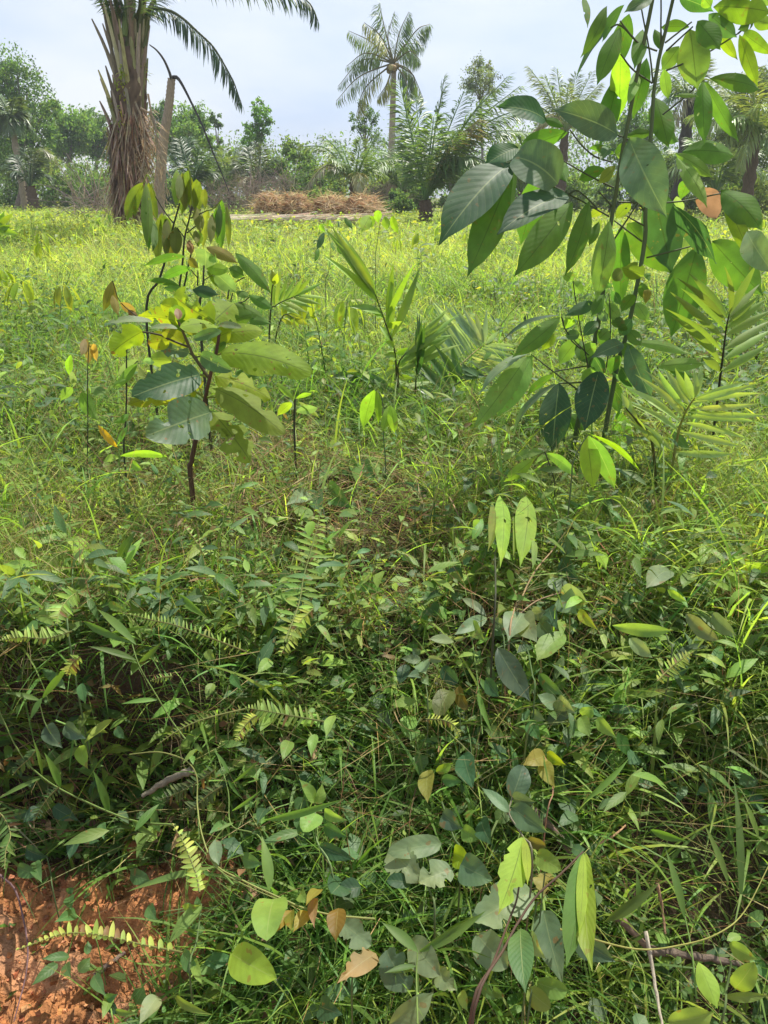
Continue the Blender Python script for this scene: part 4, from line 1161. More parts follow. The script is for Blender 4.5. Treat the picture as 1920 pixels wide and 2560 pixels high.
for e in list(rub):      # the inner leaves of each whorl, half hidden behind the outer ones
    c_ = e[7]['c']
    if c_ in ('m4', 'm5', 'm3') or e[4] < 60 or rng.random() < .45 or e[6] in ('org', 'pale', 'dk'): continue
    z = CR_[c_][2]
    a_, l_ = math.atan2(e[3] - e[1], e[2] - e[0]) + rng.choice([-1, 1]) * rng.uniform(.35, .8), math.hypot(e[3] - e[1], e[2] - e[0]) * rng.uniform(.7, 1)
    rub.append((e[0], e[1], e[0] + l_ * math.cos(a_), e[1] + l_ * math.sin(a_), e[4] * .8, rng.uniform(155, 178), ['md', 'lt', 'gr', 'md'][rng.integers(0, 4)], Q(c=c_, b=e[7].get('b', 0) + .07, t=rng.uniform(0, .1))))
rub = rub[:99]
for e in rub:
    if len(e) > 7 and e[7].get('m', 1) is None: e[7]['m'] = M_DRY


def conv(crop_from, pts):
    """crop pixels -> q2 pixels"""
    out = []
    for x, y in pts:
        s_ = src(crop_from, x, y)
        out.append(((s_[0] - 960) * 1.728, s_[1] * 1.728))
    return out


def fs(pts):
    return [((x - 960) * 1.728, y * 1.728) for x, y in pts]


stems = [(fs([(1662, -170), (1631, 0), (1562, 347), (1530, 544), (1516, 640), (1504, 760), (1481, 887), (1467, 945), (1445, 1060), (1429, 1140)]), .005, .0105, BK2, 'stem', 'root'),
         (fs([(1725, -170), (1683, 0), (1643, 174), (1628, 324), (1614, 521), (1611, 613), (1568, 829), (1544, 910), (1516, 1060), (1508, 1110)]), .0045, .0095, BK2, 'stem', 'root')]
for cr, pts in [('c4', [(1400, 290), (1090, 480), (780, 610)]), ('c4', [(1545, 170), (1400, 290)]), ('c4', [(380, 180), (540, 370), (700, 440)]), ('c4', [(385, 465), (490, 600), (660, 720)]), ('c4', [(1100, 690), (940, 840), (750, 990)]),
                ('c4', [(565, 70), (640, 480), (665, 720)]), ('c4', [(1000, 190), (770, 370)]), ('c4', [(1010, 230), (780, 440)]), ('c4', [(735, -60), (735, 460)]), ('c4', [(300, 240), (385, 220), (540, 375)]),
                ('c5', [(1190, 360), (1290, 490), (1405, 590), (1560, 640)]), ('c5', [(1020, 835), (1280, 970), (1530, 1110)]), ('c5', [(1105, 615), (1400, 780), (1570, 860)]), ('c5', [(1440, 890), (1555, 1020)]), ('c5', [(1170, 930), (1260, 890), (1430, 1040)]),
                ('c6', [(1250, 635), (850, 710), (370, 710)]), ('c6', [(450, 170), (400, 145), (330, 120)]), ('c6', [(330, 870), (570, 1050)]), ('c6', [(600, 620), (330, 1030)]), ('c6', [(460, 570), (600, 810)]), ('c6', [(440, 830), (600, 920)]), ('c6', [(1060, 1075), (610, 1190)]), ('c6', [(450, 270), (380, 430)]),
                ('m4', [(130, 390), (200, 560), (340, 680)]), ('m5', [(735, 135), (900, 265), (1080, 400)]), ('m4', [(835, 760), (950, 950), (1050, 1090)]), ('m4', [(600, 590), (540, 640), (510, 700)]), ('m5', [(1160, 220), (910, 260)]), ('m5', [(940, 350), (1120, 345)]), ('m5', [(1235, 260), (1280, 330)])]:
    stems.append((conv(cr, pts), .0022, .0028, (.06, .08, .03), 'petiole'))
plant('rubber_sapling', 'tall two-stemmed rubber sapling with big drooping glossy leaves, at the right', 'sapling', 'q2', rub, stems, d=D0, base=[*P(1445, 1155, D0)[:2], float(H(P(1445, 1155, D0)[0], D0))])

# vine with round leaves climbing it
plant('climbing_vine', 'thin vine with small round leaves climbing the rubber stems', 'vine', 'm3',
      [(1040, 600, 985, 550, 85, 165, 'lt', Q(s='round')), (1045, 605, 1110, 690, 85, 170, 'lt', Q(s='round')), (1090, 1000, 990, 1005, 75, 15, 'gr', Q(s='round')), (1570, 560, 1400, 500, 130, 165, 'oliv', Q(s='ovate')), (1410, 520, 1340, 590, 90, 165, 'oliv', Q(s='round')), (1420, 900, 1325, 910, 80, 170, 'md', Q(s='round')),
       (1440, 940, 1380, 960, 60, 165, 'md', Q(s='round')), (1310, 960, 1240, 1030, 95, 172, 'lt', Q(s='round')), (1040, 880, 980, 960, 80, 170, 'lime', Q(s='ovate')), (1080, 830, 1120, 900, 80, 170, 'lime', Q(s='ovate')), (1600, 660, 1580, 770, 60, 160, 'olir', Q(s='heart')), (1350, 820, 1380, 870, 60, 165, 'lt'), (1260, 610, 1340, 650, 40, 20, 'gr'), (1335, 670, 1390, 780, 60, 30, 'gr'), (1590, 540, 1610, 600, 45, 165, 'md', Q(s='heart')), (900, 990, 810, 1120, 90, 170, 'ye', Q(s='ovate')), (1250, 820, 1290, 900, 70, 30, 'gry', Q(s='round')),
       (1270, 700, 1180, 860, 90, 165, 'md'), (1290, 760, 1390, 900, 95, 168, 'lt'), (1230, 900, 1120, 1010, 90, 20, 'gr'), (1240, 960, 1330, 1090, 95, 168, 'md'), (1500, 700, 1400, 830, 90, 165, 'md'), (1510, 760, 1600, 900, 90, 168, 'lt'), (1480, 880, 1390, 1010, 95, 18, 'gr'), (1450, 960, 1550, 1080, 95, 165, 'md'), (1210, 1060, 1100, 1190, 100, 165, 'lt'), (1420, 1060, 1500, 1200, 100, 165, 'md'), (1300, 560, 1240, 690, 80, 168, 'lt'), (1540, 620, 1620, 740, 80, 165, 'md'), (1190, 1150, 1270, 1290, 100, 20, 'gr'), (1390, 1150, 1320, 1290, 100, 165, 'md'), (1200, 1240, 1120, 1380, 100, 168, 'lt'), (1400, 1240, 1480, 1390, 100, 20, 'gr')],
      [([(1045, 600), (1060, 720), (1100, 950), (1155, 1230)], .0016, .002, BK), ([(1310, 690), (1320, 850), (1320, 1030), (1290, 1240)], .0016, .002, BK), ([(960, 870), (1000, 980), (1160, 1150)], .002, .002, BK)], d=2.55, dj=.03)

# --- the big-leaved sapling on the left
D1_ = 2.2
sap = [
    (770, 582, 262, 748, 215, 18, 'dk', Q(b=-.05, t=-.15, d=.6, h=.35)), (745, 712, 238, 805, 150, 160, 'oliv', Q(b=.02, t=-.02, d=.8, h=.3)), (850, 862, 365, 1040, 275, 14, 'gry', Q(b=-.08, t=-.18, d=.5, h=.5)),
    (860, 860, 1150, 1235, 215, 164, 'oliv', Q(b=-.04, t=-.08, d=.6, h=.4)), (890, 690, 1395, 1025, 180, 145, 'oliv', Q(b=-.04, t=-.05, d=.7, h=.3)), (880, 592, 1295, 765, 180, 152, 'ye', Q(b=.03, t=.02, d=.8, h=.4)),
    (925, 425, 1605, 580, 215, 148, 'ye', Q(b=0, t=-.06, d=1.0, h=.15)), (775, 440, 1012, 555, 105, 12, 'gr', Q(b=-.06, t=-.1)), (880, 1200, 570, 1000, 235, 158, 'ye', Q(c='m1', b=.06, t=.1, d=.5, h=.4)), (870, 1195, 1022, 1060, 200, 162, 'ye', Q(c='m1', b=.06, t=.1, d=.5, h=.35)),
    (345, 262, 112, 425, 185, 162, 'ye', Q(b=0, t=-.05, h=.3)), (420, 192, 85, 200, 40, 50, 'pale', Q(b=.0, t=-.04)), (605, 242, 400, 240, 34, 50, 'pale', Q(b=-.02)), (600, 190, 310, 150, 120, 160, 'ye', Q(b=.06, t=.05, h=.4)), (620, 235, 900, 225, 90, 135, 'ye', Q(b=-.02, d=.8)),
    (690, 380, 490, 250, 90, 162, 'oliv', Q(b=.04)), (545, 330, 385, 350, 120, 165, 'ye', Q(b=.03)), (690, 420, 480, 385, 105, 12, 'gry', Q(b=.05, h=.3)), (930, 260, 720, 322, 65, 15, 'gr', Q(b=-.03)), (660, 250, 822, 232, 80, 165, 'oliv', Q(b=.05)), (1080, 235, 900, 215, 40, 30, 'pale', Q(b=.04)),
    (610, 175, 602, 88, 46, 20, 'brn', Q(b=0, s='ovate', label='folded brown leaf bud', n='bud')), (645, 180, 560, 80, 90, 165, 'md', Q(b=.1)), (830, 640, 880, 720, 70, 165, 'ye', Q(b=.06)), (1030, 470, 1230, 530, 100, 160, 'ye', Q(b=.1)), (870, 440, 960, 340, 60, 160, 'md', Q(b=.1)), (1050, 480, 1200, 600, 60, 150, 'md', Q(b=.12)), (1030, 560, 1200, 610, 60, 150, 'md', Q(b=.12))]
sap += [(800, 640, 560, 700, 120, 160, 'oliv', Q(b=.12)), (700, 300, 560, 200, 110, 165, 'md', Q(b=.12)), (860, 330, 1000, 260, 110, 160, 'ye', Q(b=.1)), (790, 830, 640, 760, 90, 15, 'gr', Q(b=.14)), (880, 760, 1060, 800, 100, 160, 'oliv', Q(b=.1)), (560, 480, 400, 470, 100, 165, 'lt', Q(b=.2)), (910, 300, 1240, 260, 120, 155, 'ye', Q(b=.12, d=.8)), (620, 110, 480, 60, 110, 165, 'ye', Q(b=.14)), (980, 200, 1160, 130, 90, 160, 'md', Q(b=.16))]
st = [([(912, 270), (890, 420), (845, 590), (800, 800), (745, 1040), (705, 1230), (698, 1300)], .0042, .0085, (.085, .045, .028), 'stem', 'root'), ([(610, 190), (645, 265), (700, 400), (760, 500), (832, 600)], .0035, .005, (.075, .07, .03)),
      ([(930, 425), (890, 440)], .003, .003, C['oliv'], 'petiole'), ([(345, 265), (480, 290), (540, 320), (690, 380)], .0025, .003, (.06, .05, .03), 'petiole'), ([(890, 745), (810, 750)], .0035, .004, C['oliv'], 'petiole'), ([(740, 705), (800, 750)], .0035, .004, C['oliv'], 'petiole'), ([(770, 582), (835, 600)], .0035, .004, C['oliv'], 'petiole'), ([(730, 620), (790, 730)], .002, .002, C['oliv'], 'petiole'), ([(690, 425), (730, 450), (770, 450)], .002, .002, BK, 'petiole')]
plant('sapling', 'big-leaved sapling with chewed olive leaves on a reddish stem, left of centre', 'sapling', 'm2', sap, st, d=D1_, mat=M_BIG, shape='round', wave=.025, dj=.04)

# --- rubber sapling with limp young leaves behind it
lim = [(345, 165, 240, 420, 105, 160, 'oliv'), (370, 158, 375, 600, 88, 165, 'oliv', Q(f=.6)), (392, 165, 452, 420, 78, 160, 'oliv'), (355, 330, 385, 645, 55, 150, 'md'), (425, 440, 420, 655, 60, 155, 'md'), (490, 390, 468, 730, 85, 165, 'olir'), (500, 405, 552, 610, 85, 165, 'oliv'), (590, 490, 590, 690, 90, 165, 'olir'),
       (600, 68, 592, 312, 75, 165, 'oliv'), (682, 75, 640, 372, 98, 165, 'oliv', Q(f=.5)), (708, 128, 702, 330, 60, 150, 'olir'), (742, 140, 762, 365, 92, 170, 'oliv'), (802, 212, 812, 345, 52, 160, 'olir'), (832, 370, 800, 625, 78, 160, 'olir', Q(f=.6)), (742, 350, 772, 520, 80, 160, 'olir'), (932, 293, 930, 640, 78, 165, 'md', Q(f=.6)), (890, 350, 910, 622, 48, 150, 'md'), (968, 330, 980, 622, 42, 155, 'oliv'),
       (690, 590, 702, 692, 55, 165, 'red'), (770, 520, 760, 620, 60, 160, 'ye'), (740, 520, 745, 610, 50, 160, 'olir')]
lim += [(640, 90, 660, 340, 70, 160, (.12, .13, .028)), (520, 420, 515, 690, 70, 160, (.11, .13, .028)), (400, 300, 410, 560, 70, 160, (.09, .12, .03)), (770, 160, 735, 350, 70, 165, (.13, .14, .03)), (860, 400, 850, 600, 60, 165, (.12, .13, .03)), (310, 200, 290, 400, 60, 160, (.11, .13, .03)), (570, 520, 560, 720, 60, 165, (.14, .12, .03)), (915, 320, 900, 560, 50, 160, (.06, .10, .03)), (620, 100, 610, 290, 60, 160, (.10, .12, .03))]
st = [([(620, 320), (578, 470), (540, 640), (470, 880), (372, 1145)], .0028, .0055, BK, 'stem', 'root'), ([(715, 345), (660, 560), (640, 760), (618, 940)], .0028, .004, BK), ([(712, 660), (690, 760), (650, 950)], .0025, .0035, BK), ([(440, 270), (500, 370), (575, 470)], .002, .0025, BK, 'petiole'), ([(820, 375), (700, 432)], .002, .0025, BK, 'petiole'), ([(790, 450), (675, 540)], .002, .0025, BK, 'petiole'), ([(600, 500), (655, 575)], .002, .0025, BK, 'petiole'), ([(640, 440), (760, 640)], .003, .003, C['oliv'], 'petiole'), ([(670, 640), (708, 690)], .0015, .002, BK, 'petiole'), ([(350, 170), (385, 110), (440, 270)], .002, .002, C['oliv'], 'petiole'), ([(600, 70), (650, 60), (690, 80), (715, 345)], .002, .0025, C['oliv'], 'petiole'), ([(930, 293), (870, 360), (820, 375)], .002, .0025, C['oliv'], 'petiole')]
for e in range(len(lim)):
    q = lim[e]; lim[e] = q[:2] + (q[0] + (q[2] - q[0]) * 1.12, q[1] + (q[3] - q[1]) * 1.14, q[4], q[5]) + ({'oliv': (.13, .18, .032), 'olir': (.165, .175, .034), 'red': (.20, .12, .045)}.get(q[6], q[6]),) + q[7:]
plant('rubber_sapling', 'rubber sapling with limp hanging olive young leaves, left of the straw heaps', 'sapling', 'm1', lim, st, d=3.0, ck=.16)

mid = [(660, 715, 348, 788, 58, 155, 'md', Q(d=.9)), (700, 800, 478, 892, 75, 160, 'md', Q(d=.8)), (628, 942, 370, 890, 50, 150, 'md', Q(d=.7)), (665, 985, 500, 948, 50, 150, 'dk'), (800, 665, 805, 800, 150, 12, 'pale', Q(s='round', d=1.2)), (815, 645, 1052, 765, 85, 155, 'olir', Q(d=.9)), (1030, 690, 1295, 990, 105, 160, 'md', Q(d=.8)), (870, 832, 1040, 985, 125, 14, 'pale', Q(d=.7)), (715, 960, 912, 1000, 88, 165, 'dk', Q(d=.8)), (1010, 1062, 1255, 1185, 78, 155, 'md', Q(d=.7)), (1130, 1002, 1315, 1112, 78, 160, 'md', Q(d=.7)), (1040, 975, 1132, 1020, 60, 160, 'md'), (1070, 1180, 1305, 1215, 66, 160, 'md'), (820, 800, 1000, 830, 90, 160, 'ye'), (985, 800, 1100, 860, 90, 165, 'md'), (820, 825, 975, 975, 70, 155, 'ye'), (690, 730, 760, 800, 60, 160, 'olir'), (850, 690, 900, 760, 70, 20, 'lt')]
st = [([(800, 780), (790, 970), (770, 1200)], .003, .006, BK, 'stem', 'root'), ([(755, 820), (752, 930)], .002, .003, BK), ([(985, 960), (975, 1030)], .002, .003, BK), ([(1010, 985), (1005, 1060), (1090, 1050), (1135, 1015)], .002, .002, BK, 'petiole'), ([(880, 840), (800, 890)], .002, .002, C['oliv'], 'petiole'), ([(700, 810), (750, 870)], .0015, .002, BK, 'petiole'), ([(1100, 870), (1040, 900)], .002, .002, BK, 'petiole')]
plant('rubber_sapling', 'bushy rubber sapling with horizontal leaves right behind the big-leaved sapling', 'sapling', 'm1', mid, st, d=2.75)


# --- palm seedlings
def seedling_palm(label, crop, d, fronds, W, col, cat='palm seedling'):
    """fronds: (rachis points, leaflets [(t, dx, dy)...]) with leaflet offsets in crop pixels"""
    s0 = src(crop, *fronds[0][0][0])
    g0 = P(s0[0], s0[1], d); g0[2] = float(H(g0[0], d))
    o = thing('palm_seedling', label, cat, g0)
    for fr in fronds:
        pts, lf = fr[:2]
        c = fr[2] if len(fr) > 2 else col
        op = fr[3] if len(fr) > 3 else {}
        dz = op.get('dz', -.1); lz = op.get('lz', .0); roll = op.get('roll', 25)
        m = len(pts)
        pp = np.array([P(*src(crop, x, y), d + dz * i / max(1, m - 1)) for i, (x, y) in enumerate(pts)])
        if op.get('root', 1): pp[0, 2] = min(pp[0, 2], float(H(pp[0, 0], pp[0, 1])))
        sp = spline(pp, 24); sx = spline(np.array([[x, y, 0] for x, y in pts]), 24)
        mb = MB()
        tube(mb, sp, np.linspace(.005, .002, 24), jit(op.get('rc', (.07, .085, .025)), .1), 6)
        for t, dx, dy in lf:
            k = t * 23; i0 = int(min(22, k)); w = k - i0
            b = sp[i0] * (1 - w) + sp[i0 + 1] * w; bx = sx[i0] * (1 - w) + sx[i0 + 1] * w
            dd = float(b[1]) + lz + rng.normal(0, .05)
            T = P(*src(crop, bx[0] + dx * 1.12, bx[1] + dy * 1.12), dd)
            ww = op.get('w', W) * (1.5 if crop == 'm6' else 1.05)
            hero(mb, b, T, ww * rng.uniform(.85, 1.15), roll + rng.normal(0, 14), jit(c, .14), 'lance', op.get('d', .45), .5, .004, nl=8, nw=2)
        mb.build('frond', M_PALM, o)
    return o


LG = (.19, .33, .04); DGN = (.07, .15, .04); SIL = (.22, .32, .21)
seedling_palm('palm seedling with long upright blades, in the middle of the field', 'm6', 3.35,
              [([(632, 1560), (626, 1250), (610, 1050), (560, 900), (505, 740), (470, 640)], [(.97, -350, -460), (.99, -310, -480), (.95, -330, -440), (.93, -260, -450), (.98, -290, -430), (.9, -200, -380), (.85, -380, -330)] + [(.62, 100, -40), (.55, 20, -430), (.6, 40, -450), (.66, 200, -400), (.5, 190, -480), (.2, 120, 10), (.24, -70, 10), (.28, 130, -10), (.33, -80, -20), (.37, 120, -30), (.14, 110, 20), (.16, -60, 20), (.1, 100, 30), (.42, -60, -40), (.46, -90, -120), (.7, -150, -80), (.74, -230, -50)], LG, Q(w=.022, dz=-.05)),
               ([(640, 1500), (640, 1300), (650, 1130), (800, 1000)], [(.55, 380, -300), (.6, 410, -340), (.68, 330, -350), (.45, 340, -250), (.75, 300, -180), (.8, 260, -270), (.9, 270, -90), (.3, 260, -30), (.5, 420, -180), (.85, 240, -200)], LG, Q(w=.024, roll=150)),
               ([(760, 1480), (768, 1300), (790, 1100)], [(.7, 0, -420), (.8, 30, -330), (.9, 45, -270), (.85, -15, -260), (.75, 15, -380), (.6, 60, -300)], DGN, Q(w=.018, d=.1)),
               ([(900, 1480), (1000, 1260), (1090, 1170), (1200, 1070), (1290, 1005)], [(.60, -230, -320), (.64, -230, -350), (.69, -250, -350), (.74, -270, -340), (.79, -280, -340), (.84, -250, -320), (.88, -200, -300), (.92, -140, -270), (.95, -60, -230), (.98, 10, -230), (.99, 90, -90), (.97, 210, 10), (.93, 230, 30), (.88, 240, 60), (.83, 250, 80), (.78, 260, 90), (.73, 250, 110), (.68, 240, 120), (.63, 220, 140), (.56, -200, -280), (.5, -180, -220)], SIL, Q(w=.017, roll=10, dz=.35, rc=(.28, .26, .07))),
               ([(790, 1590), (900, 1460), (1000, 1360), (1120, 1280), (1300, 1240)], [(.35, -170, -90), (.4, 130, 40), (.45, -200, -150), (.5, -210, -210), (.52, 150, 110), (.58, -200, -260), (.62, 120, 160), (.66, -150, -260), (.74, -80, -260), (.8, -40, -120), (.85, 40, 130), (.92, -130, -60), (.98, -190, 20), (.97, -200, -40), (.28, -150, -40), (.3, 110, 10)], DGN, Q(w=.024, roll=20)),
               ([(700, 1520), (560, 1350), (420, 1270), (300, 1240)], [(.3, -120, -120), (.4, -140, -90), (.5, -150, -60), (.6, -160, -40), (.7, -170, -30), (.45, 30, 130), (.6, -10, 140), (.75, -20, 150), (.95, -160, 10), (.9, -20, 160)], DGN, Q(w=.026, roll=20, dz=.1))], .022, LG)
seedling_palm('palm seedling with one tall dark feather leaf at the right edge', 'm4', 2.55,
              [([(1285, 1180), (1300, 880), (1325, 680), (1350, 480), (1372, 370)], [(.38, -340, -350), (.52, -390, -300), (.64, -365, -320), (.73, -300, -280), (.82, -335, -305), (.9, -265, -315), (.97, -30, -330), (.99, 190, -350), (.9, 210, -235), (.82, 230, -200), (.75, 270, -200), (.68, 310, -170), (.55, 320, -200), (.44, 340, -220), (.3, 330, -220), (.3, -120, -130)], (.15, .26, .035), Q(w=.025, roll=160, rc=(.03, .03, .02)))], .024, LG)
seedling_palm('palm seedling with arching pale narrow leaflets below the tall feather leaf', 'm4', 2.25,
              [([(940, 1500), (985, 1300), (1030, 1140), (1075, 1050), (1120, 990)], [(.2, -330, -190), (.3, -360, -220), (.4, -380, -260), (.5, -320, -290), (.58, -270, -290), (.66, -190, -270), (.75, -170, -250), (.85, -110, -230), (.93, -60, -190), (.98, -10, -200), (1., 40, -220), (.98, 330, -100), (.92, 430, -110), (.85, 470, -60), (.78, 430, -110), (.7, 480, -30), (.62, 560, 20), (.52, 520, 40), (.42, 480, 110), (.3, 420, 80), (.2, 380, 60)], (.27, .40, .11), Q(w=.019, roll=15, d=.8, rc=(.20, .22, .07))),
               ([(900, 1520), (800, 1320), (700, 1180), (600, 1060)], [(.4, -150, -120), (.5, 120, 130), (.55, -130, -140), (.65, 110, 150), (.7, -90, -150), (.8, 100, 120), (.85, -60, -140), (.95, -40, -110)], (.20, .33, .09), Q(w=.016, roll=20, d=.6))], .017, LG)
seedling_palm('small bright palm seedling with a fan of lime leaflets, centre left of the field', 'm1', 4.2,
              [([(1255, 1240), (1290, 1150), (1330, 1080), (1400, 1040), (1500, 1000)], [(.45, -40, -230), (.5, 40, -260), (.55, 60, -160), (.62, 60, -180), (.7, 90, -160), (.78, 110, -150), (.86, 140, -140), (.92, 200, -100), (.98, 200, 20), (.9, 190, 50), (.8, 180, 60), (.7, 170, 80), (.6, 150, 90)], LG, Q(w=.024, roll=155)),
               ([(1250, 1240), (1300, 1000), (1320, 920)], [(.9, 0, -110), (.95, 25, -80), (.98, -20, -100)], (.26, .33, .03), Q(w=.035)), ([(1250, 1240), (1370, 1180), (1480, 1170)], [(.5, 100, 40), (.6, 130, -10), (.8, 60, 60), (.95, 30, 90), (.9, 110, 50), (.4, 10, 80)], (.22, .30, .04), Q(w=.03))], .024, LG)
seedling_palm('blade-leaved palm seedling at the left edge behind the grass', 'q3', 7.0, [([(-30, 160), (-20, 80), (0, 40)], [(.5, 60, -40), (.7, 50, -10), (.8, 60, -60), (.9, 20, -60), (.6, 90, 10)], LG, Q(w=.055))], .055, LG)
# ------------------------------------------------------------------ young rubber seedlings and herbs in the foreground
LI, GA = 'lime', 'gr'
plant('rubber_seedling', 'seedling with two pale drooping leaflets over the grass, below the palm seedling', 'seedling', 'm6',
      [(462, 1345, 380, 1640, 110, 165, LI), (478, 1345, 492, 1600, 60, 150, 'ye'), (575, 1460, 520, 1660, 70, 165, LI), (580, 1460, 612, 1670, 80, 170, LI)], [([(465, 1345), (520, 1420), (530, 1700), (545, 1900)], .0014, .002, BK2, 'stem', 'root')], d=2.35)
plant('rubber_seedling', 'bushy low seedling with oval leaves on a dark wiry stem, centre', 'seedling', 'q3',
      [(1440, 1010, 1470, 950, 50, 160, 'ye'), (1480, 1060, 1500, 990, 40, 160, 'ye'), (1420, 1060, 1350, 1150, 60, 160, 'md'), (1440, 1090, 1370, 1180, 50, 20, 'gr'), (1500, 1060, 1580, 1150, 80, 15, 'gr'), (1570, 1060, 1630, 1160, 70, 15, 'gr'), (1420, 1170, 1530, 1265, 90, 12, 'gr'), (1340, 1200, 1235, 1250, 70, 15, 'pale'), (1360, 1190, 1390, 1300, 80, 15, 'gr'), (1600, 1040, 1640, 1150, 50, 160, 'lt'), (1470, 1050, 1430, 1130, 50, 160, 'lt'), (1530, 1060, 1545, 1180, 60, 170, 'md'), (1300, 1250, 1330, 1330, 80, 160, 'lt')],
      [([(1490, 1040), (1440, 1100), (1390, 1200), (1400, 1290), (1410, 1330)], .0018, .0026, BK, 'stem', 'root')], lift=.16, mat=M_HERB, shape='ovate')
plant('rubber_seedling', 'light green seedling pair of leaves below the rubber sapling', 'seedling', 'm5',
      [(830, 858, 610, 922, 72, 30, 'lt', Q(d=.9)), (760, 905, 530, 1082, 85, 160, LI), (845, 865, 1068, 1035, 95, 18, 'lt', Q(d=.9))], [([(835, 860), (880, 980), (910, 1100), (900, 1260)], .0016, .0024, BK, 'stem', 'root')], d=2.15)
plant('rubber_seedling', 'seedling with one yellow and one green hanging leaflet below the rubber sapling', 'seedling', 'm5',
      [(1150, 732, 1195, 1135, 150, 172, (.30, .40, .035)), (1162, 735, 1358, 1142, 138, 20, 'lt'), (1172, 730, 1545, 1005, 34, 55, 'ye', Q(d=.8))], [([(1155, 730), (1080, 850), (1040, 960), (1030, 1100)], .0016, .0024, BK2, 'stem', 'root')], d=1.95)
plant('rubber_seedling', 'seedling with four long folded lime leaves on a black stem, right of centre', 'seedling', 'q6',
      [(468, -40, 448, 172, 44, 150, 'oliv', Q(f=.6)), (500, -72, 502, 242, 72, 165, LI, Q(f=.5)), (612, -70, 588, 238, 96, 165, LI, Q(f=.4)), (560, 20, 556, 200, 30, 150, 'oliv'), (642, 110, 640, 250, 26, 150, 'lt')], [([(610, -70), (600, 10), (540, 90), (485, 165), (482, 300), (478, 430)], .0016, .0024, BK, 'stem', 'root')], lift=.36)
plant('rubber_seedling', 'seedling with lime leaflets spread on a thin stem at the left', 'seedling', 'q5',
      [(328, 105, 385, 265, 74, 168, LI), (325, 98, 128, 158, 30, 35, 'lt', Q(d=.8)), (318, 74, 55, 112, 24, 40, 'lt', Q(d=.8)), (340, 105, 480, 190, 30, 35, 'lt', Q(d=.8)), (300, 72, 420, 104, 18, 40, 'lt'), (270, 80, 200, 110, 40, 160, 'ye')], [([(328, 104), (315, 240), (310, 420), (300, 560)], .0014, .002, BK2, 'stem', 'root')], lift=.16)
plant('rubber_seedling', 'seedling with limp reddish young leaves at the top of a tall wire-thin stem, left', 'seedling', 'm1',
      [(122, 892, 55, 1125, 70, 165, 'olir'), (130, 905, 172, 1162, 46, 160, 'red'), (180, 1050, 300, 1150, 66, 30, 'rust'), (235, 1110, 315, 1185, 50, 150, 'brn'), (120, 1000, 160, 1150, 60, 165, 'olir')], [([(122, 892), (180, 1050), (330, 1180)], .0013, .0016, BK), ], d=2.6)
plant('rubber_seedling', 'black wire-stemmed seedling standing left of the big-leaved sapling', 'seedling', 'm2',
      [(318, 472, 150, 585, 80, 15, 'pale'), (305, 500, 152, 690, 70, 165, 'lt'), (228, 620, 120, 660, 40, 160, 'lt'), (245, 880, 120, 940, 50, 150, 'md'), (345, 480, 430, 490, 50, 20, 'pale')], [([(226, 400), (226, 700), (222, 900), (208, 1190)], .0022, .003, BK, 'stem', 'root'), ([(318, 472), (226, 560)], .0012, .0014, BK, 'petiole')], d=2.3)
plant('rubber_seedling', 'seedling carrying one orange-yellow dying leaf, left of the red stem', 'seedling', 'm2',
      [(15, 955, 168, 1130, 52, 20, (.50, .30, .02), Q(label='orange-yellow dying leaf')), (175, 1185, 535, 1192, 52, 35, LI, Q(d=.9)), (170, 1200, 60, 1222, 60, 35, 'lime', Q(d=.8)), (265, 1230, 345, 1290, 60, 20, 'lime'), (160, 1100, 235, 960, 40, 150, 'lt')], [([(168, 1100), (172, 1200), (175, 1400)], .0018, .0024, C['lt'], 'stem', 'root')], d=2.25)
plant('rubber_seedling', 'seedling with small folded orange leaves on a wiry stem at the left', 'seedling', 'q3',
      [(368, 530, 350, 605, 34, 160, 'rust'), (372, 530, 372, 600, 26, 160, 'rust'), (398, 552, 380, 645, 36, 165, 'rust'), (405, 552, 420, 630, 32, 160, (.42, .25, .09)), (305, 600, 308, 700, 34, 160, 'lime'), (310, 670, 318, 740, 30, 160, 'lime'), (390, 740, 460, 770, 50, 150, 'lt'), (350, 760, 420, 880, 60, 160, 'lt'), (310, 740, 260, 800, 40, 160, 'lt')], [([(385, 545), (378, 700), (380, 900), (378, 1090)], .0014, .002, BK, 'stem', 'root')], d=2.5)
plant('rubber_seedling', 'small seedling with yellow drooping leaves on a short black stem', 'seedling', 'm2',
      [(1470, 760, 1340, 640, 46, 160, 'lime'), (1480, 760, 1600, 720, 34, 30, 'lime'), (1450, 790, 1340, 890, 70, 165, 'ylo'), (1495, 780, 1660, 910, 34, 150, 'ylo'), (1480, 860, 1640, 830, 70, 18, 'pale')], [([(1474, 765), (1470, 900), (1468, 1010)], .003, .0035, BK, 'stem', 'root')], d=2.45)
plant('rubber_seedling', 'lime rubber seedling with four hanging leaflets in front of the straw heaps', 'seedling', 'm6',
      [(430, 50, 365, 175, 90, 165, LI), (440, 55, 445, 150, 60, 165, LI), (488, 15, 490, 115, 60, 168, LI), (540, 60, 555, 165, 60, 165, LI), (590, 60, 640, 190, 56, 165, 'ye')], [([(505, 110), (490, 200), (480, 280), (470, 420)], .003, .004, BK2, 'stem', 'root')], d=4.6)
